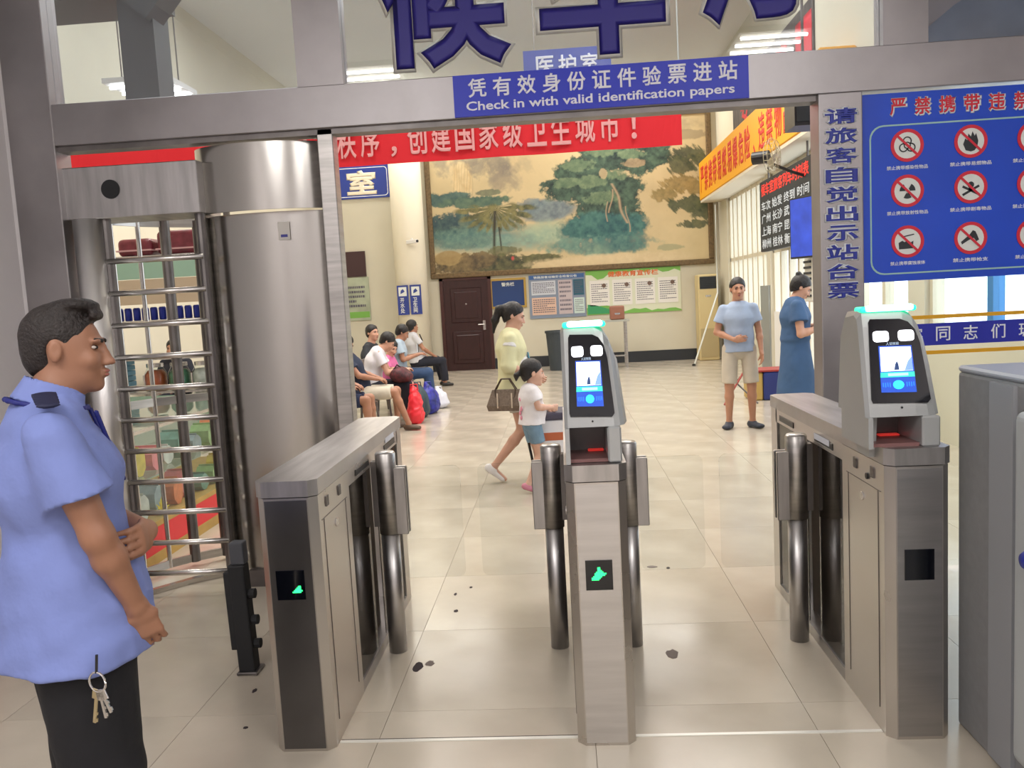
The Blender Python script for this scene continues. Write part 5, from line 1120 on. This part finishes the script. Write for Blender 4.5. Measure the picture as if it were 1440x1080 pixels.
# ---- girl
Gi = pose(shR=(.145, -.02, 1.33), shL=(-.145, .0, 1.33), nkb=(0, .0, 1.37), nkt=(0, .02, 1.42), hd=(0, .05, 1.555), look=(.15, .98, -.12), elR=(.20, .03, 1.13), wrR=(.12, .24, 1.10), elL=(-.20, .06, 1.13), wrL=(-.10, .25, 1.08),
          knR=(.09, .07, .50), anR=(.09, -.12, .13), ftR=(.1, .85, -.4), knL=(-.09, .10, .50), anL=(-.08, .10, .085), hpR=(.09, 0, .86), hpL=(-.09, 0, .86))
gi = person('little girl with ponytail in white t-shirt, denim shorts and pink sandals', None, 0, 1)
hsg = 1.42
gbod = mobj('body', body_sdf(Gi, 1.05, 1.0, hsg, {'R': dict(curl=.8, sc=1.1), 'L': dict(curl=.8, sc=1.1)}).mesh('body', .009), skin('girl', (216, 172, 150)), gi); face_bits(Gi, gbod, hsg)
gsh = mobj('t_shirt', shirt_sdf(Gi, .03, 1.05, 1.1, .62, -.03, .03, slr=.06, heavy=.02).mesh('t_shirt', .010, .004, 3, 14), cl('white_tee', (232, 228, 230)), gi)
s = SDF()
for (x, z, r_) in ((.02, 1.24, .022), (.05, 1.12, .04), (.0, 1.06, .035), (.03, 1.0, .035)): s.econe((x, -.155, z), (x+.02, -.155, z-.02), (r_, .012), (r_*.8, .012), (1, 0, 0), .01)
mobj('pink_print', s.mesh('pink_print', .008), mat('print_pink', L(226, 150, 170), .8), gi)
mobj('shorts', pants_sdf(Gi, .55, .02, 1.0, 1.05, .02).mesh('shorts', .010, .003, 6, 14), cl('washed_denim', (120, 150, 172), var=.3), gi)
s, R_, T_ = hair_sdf(Gi, hsg, 'bun', .010); s.cone(T_(0, -.12, -.0), T_(0, -.15, -.03), .030, .034, .02); s.cone(T_(0, -.15, -.03), T_(0, -.15, -.075), .034, .015, .02); s.ell(T_(0, .12, .0), (.10, .07, .10), .02, 'sub', R=R_)
for q in (1, -1): s.ell(T_(q*.09, -.0, -.03), (.05, .05, .06), .01, 'sub', R=R_)
mobj('hair', s.mesh('hair', .008, .002, 5, 50), M_HAIR, gi)
shoe_meshes(Gi, mat('pink_sandal', L(206, 130, 150), .6), 1.05, gi, mat('pink_sole', L(190, 110, 130), .6))
place(gi, (-.285, 6.78, 0), rad(-68), .635)
# ---- luggage trolley with box
tr_ = thing('luggage_trolley', 'black-handled trolley pushed by the little girl', 'trolley', (0, 0, 0))
MB().tube([(-.24, -.16, .06), (-.33, -.16, .62), (-.33, -.16, .70)], .011, 8).tube([(-.24, .16, .06), (-.33, .16, .62), (-.33, .16, .70)], .011, 8).tube([(-.33, -.16, .70), (-.33, .16, .70)], .014, 8).obj('handle_frame', BLACK, tr_)
MB().box((-.24, -.2, .05), (.26, .2, .075), .004, 1).obj('deck', STEEL_D, tr_)
for x in (-.2, .2):
    for y in (-.18, .18): MB().tube([(x, y-.015, .04), (x, y+.015, .04)], .04, 14).obj('wheel', RUB, tr_)
place(tr_, (-.04, 7.02, 0), rad(4), 1.0)
bxx = thing('white_box', 'white carton with brown stripe and dark lid standing on the trolley', 'box', (0, 0, 0))
MB().box((-.20, -.17, 0), (.22, .17, .50), .012, 2).obj('carton', mat('white_card', L(226, 226, 230), .6), bxx)
MB().box((-.203, -.173, .33), (.223, .173, .40), .004, 1).obj('brown_stripe', mat('card_brown', L(186, 100, 62), .6), bxx)
MB().box((-.21, -.18, .50), (.23, .18, .57), .02, 2).obj('dark_lid', mat('lid_slate', L(70, 66, 84), .5), bxx)
lettering('print_text', 'World', bxx, M_PK, (.09, -.175, .17), .14, .04, th=.002); MB().yprism([(.08, .09), (.12, .09), (.13, .12), (.09, .12)], -.176, -.171).obj('print_mark', M_PK, bxx)
place(bxx, (-.035, 7.02, .078), rad(4), 1.0)
# ---- boy
Bo = pose(shR=(.165, 0, 1.36), shL=(-.165, 0, 1.36), elR=(.24, .0, 1.10), wrR=(.06, .17, 1.02), elL=(-.22, -.02, 1.10), wrL=(-.235, .08, .86), look=(-.08, 1, -.02), hpR=(.10, 0, .9), hpL=(-.10, 0, .9), knR=(.12, .03, .49), anR=(.13, .0, .085), ftR=(.30, .95, 0), knL=(-.125, .02, .49), anL=(-.13, -.02, .085), ftL=(-.55, .83, 0))
bo = person('boy in light blue t-shirt and beige shorts standing facing the gates', None, 0, 1)
bb_ = mobj('body', body_sdf(Bo, .92, .92, 1.0, {'R': dict(d=(-1, .15, .08), n=(0, -1, 0), ts=1, curl=.4), 'L': dict(curl=.3, n=(.8, .3, 0))}).mesh('body', .008), skin('boy', (186, 136, 108)), bo); face_bits(Bo, bb_, 1.0)
mobj('t_shirt', shirt_sdf(Bo, .02, .95, .95, .58, -.055, .018, slr=.058).mesh('t_shirt', .009, .004, 12, 14), cl('pale_blue_tee', (164, 180, 204)), bo)
mobj('shorts', pants_sdf(Bo, .93, .018, .95, .95, .012).mesh('shorts', .010, .004, 6, 14), cl('beige_shorts', (200, 190, 172)), bo)
s, R_, T_ = hair_sdf(Bo, 1.0, 'short', .012, .070); s.ell(T_(0, .11, .015), (.068, .05, .055), .012, 'sub', R=R_)
for q in (1, -1): s.ell(T_(q*.085, -.0, -.02), (.028, .03, .04), .01, 'sub', R=R_)
mobj('hair', s.mesh('hair', .007, .002, 5, 60), M_HAIR, bo)
shoe_meshes(Bo, mat('slate_trainer', L(52, 58, 70), .6), 1.05, bo, mat('grey_sole', L(190, 188, 188), .6))
place(bo, (1.99, 9.5, 0), rad(180-8), 1.0)
# ---- woman in blue dress
Bl = pose(shR=(.185, 0, 1.37), shL=(-.185, 0, 1.37), elR=(.25, .02, 1.08), wrR=(.16, .24, 1.14), elL=(-.24, .06, 1.10), wrL=(-.06, .27, 1.16), nkb=(0, .0, 1.42), nkt=(0, .03, 1.475), hd=(0, .065, 1.555), look=(.0, .86, -.5), up=(0, .5, .9))
bl = person('woman in blue dress with hair bun looking down at her phone', None, 0, 1)
bb_ = mobj('body', body_sdf(Bl, 1.0, 1.12, 1.0, {'R': dict(d=(-.5, .8, .3), n=(-.5, -.2, .8), ts=-1, curl=.6), 'L': dict(d=(.5, .8, .3), n=(.5, -.2, .8), ts=1, curl=.6)}).mesh('body', .008), skin('blue_woman', (198, 150, 124)), bl); face_bits(Bl, bb_, 1.0)
s = shirt_sdf(Bl, .024, 1.14, 1.05, .55, .09, .0, slr=.062); s.econe((0, 0, .30), (0, 0, 1.04), (.25, .22), (.185, .14), (1, 0, 0), .03, (1, 1))
mobj('dress', s.mesh('dress', .010, .005, 21, 14), cl('slate_blue_dress', (62, 92, 130)), bl)
s = SDF(); s.econe((0, 0, 1.015), (0, 0, 1.035), (.192, .15), (.192, .15), (1, 0, 0), .0, (1, 1)); mobj('waist_seam', s.mesh('waist_seam', .008), cl('dress_seam', (44, 66, 96)), bl)
s, R_, T_ = hair_sdf(Bl, 1.0, 'bun', .012); s.ell(T_(0, -.09, .115), (.035, .035, .03), .01, R=R_); s.ell(T_(0, .11, .01), (.07, .05, .065), .012, 'sub', R=R_); mobj('hair', s.mesh('hair', .007, .002, 5, 60), M_HAIR, bl)
shoe_meshes(Bl, mat('tan_shoe', L(120, 96, 80), .6), 1.0, bl)
place(bl, (2.48, 9.0, 0), rad(-98), 1.0)
ph = thing('mobile_phone', 'mobile phone held by the woman in the blue dress', 'phone', (0, 0, 0)); MB().box((-.036, -.004, -.075), (.036, .004, .075), .003, 2).obj('casing', BLACK, ph); MB().box((-.033, -.0055, -.068), (.033, -.004, .068)).obj('display', mat('phone_glow', L(150, 170, 200), .3, emit=.6), ph)
ph.location = (2.84, 8.95, 1.25); ph.rotation_euler = (rad(-50), 0, rad(-98))
# ---- seated people
def seated(**k):
    d = dict(pel=(0, 0, .53), wst=(0, -.02, .66), cst=(0, -.01, .86), nkb=(0, .01, 1.03), nkt=(0, .03, 1.085), hd=(0, .045, 1.175), shR=(.17, .0, .985), shL=(-.17, .0, .985), elR=(.22, .05, .74), wrR=(.12, .26, .68), elL=(-.22, .05, .74), wrL=(-.12, .26, .68),
             hpR=(.09, .02, .50), knR=(.12, .44, .50), anR=(.12, .46, .085), hpL=(-.09, .02, .50), knL=(-.12, .44, .50), anL=(-.12, .46, .085))
    d.update(k); return pose(**d)
def make_seated(label, J, loc, rz, sk, top, bot, tl, girth=1.0, hs=1.0, sleeve=.6, shoes=None, hairstyle='short', topname='shirt', botname='trousers', sc=1.0, heavy=0.0, hands=None):
    t = person(label, None, 0, 1)
    b_ = mobj('body', body_sdf(J, .95, girth, hs, hands or {'R': dict(n=(0, 0, -1), curl=.5), 'L': dict(n=(0, 0, -1), curl=.5)}, heavy).mesh('body', .010), sk, t); face_bits(J, b_, hs)
    mobj(topname, shirt_sdf(J, .02, girth, 1.0, sleeve, -.02, .01, slr=.056, heavy=heavy).mesh(topname, .011, .004, 3, 15), top, t)
    mobj(botname, pants_sdf(J, tl, .016, girth, 1.0, .01).mesh(botname, .011, .003, 4, 15), bot, t)
    s, R_, T_ = hair_sdf(J, hs, hairstyle, .012); s.ell(T_(0, .11, .01), (.07, .05, .068), .012, 'sub', R=R_)
    mobj('hair', s.mesh('hair', .008, .002, 5, 50), M_HAIR, t)
    shoe_meshes(J, shoes or M_SHOE, 1.0, t, h=.011); place(t, loc, rz, sc); return t
sk1 = skin('seated_tan', (170, 122, 96)); sk2 = skin('seated_fair', (204, 156, 132))
M_DK = cl('dark_cloth', (30, 32, 44)); M_JEAN = cl('blue_jeans', (50, 74, 110), var=.25)
make_seated('heavy man in grey-white polo with shoulder strap seated by the maroon door', seated(nkb=(0, -.06, 1.03), nkt=(0, -.06, 1.085), hd=(0, -.05, 1.18), cst=(0, -.06, .86), shR=(.19, -.07, .985), shL=(-.19, -.07, .985), elR=(.27, .05, .76), wrR=(.16, .30, .60), elL=(-.27, .02, .74), wrL=(-.18, .26, .58), look=(-.3, 1, .05), knR=(.2, .44, .50), anR=(.18, .48, .085), knL=(-.16, .46, .50), anL=(-.06, .52, .085)),
    (-2.80, 15.75, 0), rad(-62), sk1, cl('grey_white_polo', (196, 196, 200)), M_DK, 1.93, 1.18, 1.05, heavy=.05)
t = [o for o in bpy.data.objects if o.name.startswith('person')][-1]
ms = SDF(); ms.cone((.16, .03, 1.03), (.0, .13, .90), .012, .012, .005); ms.cone((.0, .13, .90), (-.17, .13, .72), .012, .012, .005); 
hm = [o for o in COL.objects if o.get('label', '').startswith('heavy man')][0]
st_ = mobj('strap', ms.mesh('strap', .007), BLACK, None); st_.parent = hm
make_seated('man in pale blue shirt and jeans looking at his phone on the bench', seated(hd=(0, .07, 1.16), look=(0, .88, -.45), up=(0, .45, 1), wrR=(.05, .30, .80), wrL=(-.05, .30, .80)), (-2.62, 13.15, 0), rad(-78), sk1, cl('pale_blue_shirt', (168, 186, 200)), M_JEAN, 1.93, 1.0)
ph2 = thing('mobile_phone', 'bright mobile phone held by the seated man in jeans', 'phone', (-2.26, 13.07, .88)); MB().box((-2.30, 13.04, .84), (-2.295, 13.11, .98)).obj('casing', BLACK, ph2); MB().box((-2.305, 13.043, .845), (-2.301, 13.107, .975)).obj('display', mat('phone_white', (.9, .95, 1), .3, emit=1.0), ph2)
make_seated('child in bright pink top leaning between two seated adults', seated(look=(.6, .7, -.35), up=(0, .3, 1), hd=(0, .06, 1.17)), (-2.55, 12.0, 0), rad(-95), sk2, cl('bright_pink_top', (214, 110, 160)), cl('pink_shorts', (220, 150, 160)), .8, .9, 1.15, hairstyle='long', sc=.84, shoes=mat('sandal_beige', L(180, 150, 120), .6))
make_seated('woman in white t-shirt bending over a phone on the bench', seated(cst=(0, .04, .85), nkb=(0, .12, 1.0), nkt=(0, .16, 1.04), hd=(0, .22, 1.11), shR=(.16, .08, .965), shL=(-.16, .08, .965), elR=(.20, .20, .70), wrR=(.08, .42, .72), elL=(-.20, .20, .70), wrL=(-.06, .42, .72), look=(0, .75, -.66), up=(0, .7, .8)), (-2.62, 11.25, 0), rad(-80), sk2, cl('white_tshirt', (224, 222, 228)), M_DK, 1.93, 1.05, hairstyle='pony')
make_seated('person in black patterned cap behind the woman in white', seated(hd=(0, .05, 1.20), look=(.4, .9, 0)), (-2.95, 12.6, 0), rad(-100), sk2, cl('dark_patterned_top', (52, 56, 62), var=.5), M_DK, 1.93, 1.0, 1.0, hairstyle='long')
make_seated('person in navy top and beige shorts with bare legs at the near bench end', seated(cst=(0, -.10, .84), nkb=(0, -.16, 1.0), nkt=(0, -.17, 1.06), hd=(0, -.16, 1.14), shR=(.17, -.15, .96), shL=(-.17, -.15, .96), elR=(.2, .02, .74), wrR=(.08, .22, .68), elL=(-.2, .02, .74), wrL=(-.08, .22, .68), look=(0, .8, -.5), up=(0, .5, 1), anR=(.12, .60, .085), anL=(-.14, .42, .085)), (-2.62, 10.5, 0), rad(-86), sk1, cl('navy_top', (34, 44, 66)), cl('beige_cargo_shorts', (206, 198, 180)), .92, 1.05, shoes=mat('brown_sandal', L(84, 66, 52), .6), botname='shorts')
make_seated('person in dark shorts half hidden behind the turnstile shield', seated(), (-2.80, 9.75, 0), rad(-88), sk1, cl('maroon_top', (96, 50, 60)), cl('navy_shorts', (30, 40, 70)), .85, 1.0, botname='shorts')
make_seated('dark-haired person in a dark shirt seen through the shop shelf, left of two', seated(), (-5.28, 11.0, 0), rad(180), sk1, M_DK, M_DK, 1.93)
make_seated('dark-haired person in a blue shirt seen through the shop shelf, right of two', seated(), (-4.62, 11.0, 0), rad(180), sk1, M_JEAN, M_DK, 1.93)
# bench chairs
def bench_seat(y, label, x=-2.75, grp='steel bench seats under the waiting people'):
    t = thing('bench_seat', label, 'seat', (x, y, 0), grp)
    MB().loft([[(x-.24, y-.25, .40), (x-.24, y+.25, .40), (x-.24, y+.25, .415), (x-.24, y-.25, .415)], [(x+.24, y-.25, .405), (x+.24, y+.25, .405), (x+.24, y+.25, .42), (x+.24, y-.25, .42)]]).obj('seat', STEEL_H, t)
    MB().box((x-.38, y-.25, .50), (x-.36, y+.25, .85), .004, 1).obj('backrest', STEEL_H, t)
    MB().tube([(x-.37, y, .50), (x-.26, y, .40)], .015, 8).obj('back_bracket', STEEL_D, t)
    for dx in (-.18, .18): MB().tube([(x+dx, y, .40), (x+dx*1.2, y, .01)], .016, 8).obj('leg', STEEL_D, t)
for (bx_, by_, who) in ((-2.80, 9.75, 'nearest steel bench seat, under the half-hidden person by the turnstile shield'), (-2.62, 10.5, 'steel bench seat under the person in beige shorts'), (-2.62, 11.25, 'steel bench seat under the woman in white bending over a phone'), (-2.55, 12.0, 'steel bench seat under the child in bright pink'), (-2.95, 12.6, 'steel bench seat under the person in the patterned cap'), (-2.62, 13.15, 'steel bench seat under the man in pale blue shirt and jeans'), (-2.84, 15.75, 'farthest steel bench seat, under the heavy man by the maroon door')):
    bench_seat(by_, who, bx_)
for x_ in (-5.28, -4.62): bench_seat(11.05, 'steel seat behind the shop shelf under the %s person there' % ('left' if x_ < -5 else 'right'), x_, 'steel seats behind the shop shelf')
# bags
def soft_bag(name, label, c, r, m, cat='bag', top=None, seed=0, wr=.012):
    t = thing(name, label, cat, (c[0], c[1], 0)); s = SDF()
    s.ell((c[0], c[1], r[2]*.9), r, .03); s.ell((c[0], c[1], r[2]*.45), (r[0]*1.05, r[1]*1.05, r[2]*.55), .04); s.cone((c[0], c[1], r[2]*1.6), (c[0]-.02, c[1], r[2]*2.05), r[0]*.45, r[0]*.25, .05)
    s.half((0, 0, .004), (0, 0, -1)); mobj('bag_body', s.mesh('bag_body', .011, wr, seed, 26), m, t)
    MB().tube([(c[0]-.06, c[1], r[2]*1.85), (c[0]-.05, c[1], r[2]*2.2), (c[0]+.04, c[1], r[2]*2.2), (c[0]+.05, c[1], r[2]*1.85)], .009, 8).obj('handle', m, t); return t
soft_bag('plastic_bag', 'translucent white plastic bag at the end of the bags on the floor', (-1.93, 12.55), (.14, .14, .15), mat('white_plastic', L(214, 216, 226), .3))
soft_bag('travel_bag', 'blue and violet travel bag beside the white plastic bag', (-2.0, 12.0), (.15, .2, .21), mat('blue_nylon', L(50, 54, 170), .4, var=.4, scale=10, col2=L(20, 30, 80)), seed=2)
soft_bag('backpack', 'dark teal backpack between the red and blue bags', (-2.08, 11.6), (.15, .18, .23), mat('teal_nylon', L(44, 66, 76), .5, var=.4, scale=10), 'backpack', seed=3)
soft_bag('shopping_bag', 'bright red shopping bag standing beside the bare legs', (-2.03, 11.05), (.10, .17, .24), mat('red_plastic', L(226, 40, 54), .35), seed=4)
lp = thing('maroon_backpack', 'dark maroon patterned backpack on the lap of the woman in white', 'backpack', (-2.2, 11.18, .55)); s = SDF(); s.ell((-2.24, 11.17, .66), (.14, .17, .11), .03); s.ell((-2.13, 11.15, .63), (.08, .12, .07), .03); mobj('bag_body', s.mesh('bag_body', .011, .006, 6, 26), mat('maroon_pattern', L(96, 36, 44), .6, var=.6, scale=25, col2=L(28, 20, 26)), lp)
MB().tube([(-2.30, 11.1, .74), (-2.26, 11.12, .80), (-2.18, 11.14, .74)], .010, 8).obj('strap', BLACK, lp)
print('TRIS', sum(len(o.data.loop_triangles) or len(o.data.polygons)*2 for o in bpy.data.objects if o.type == 'MESH'))
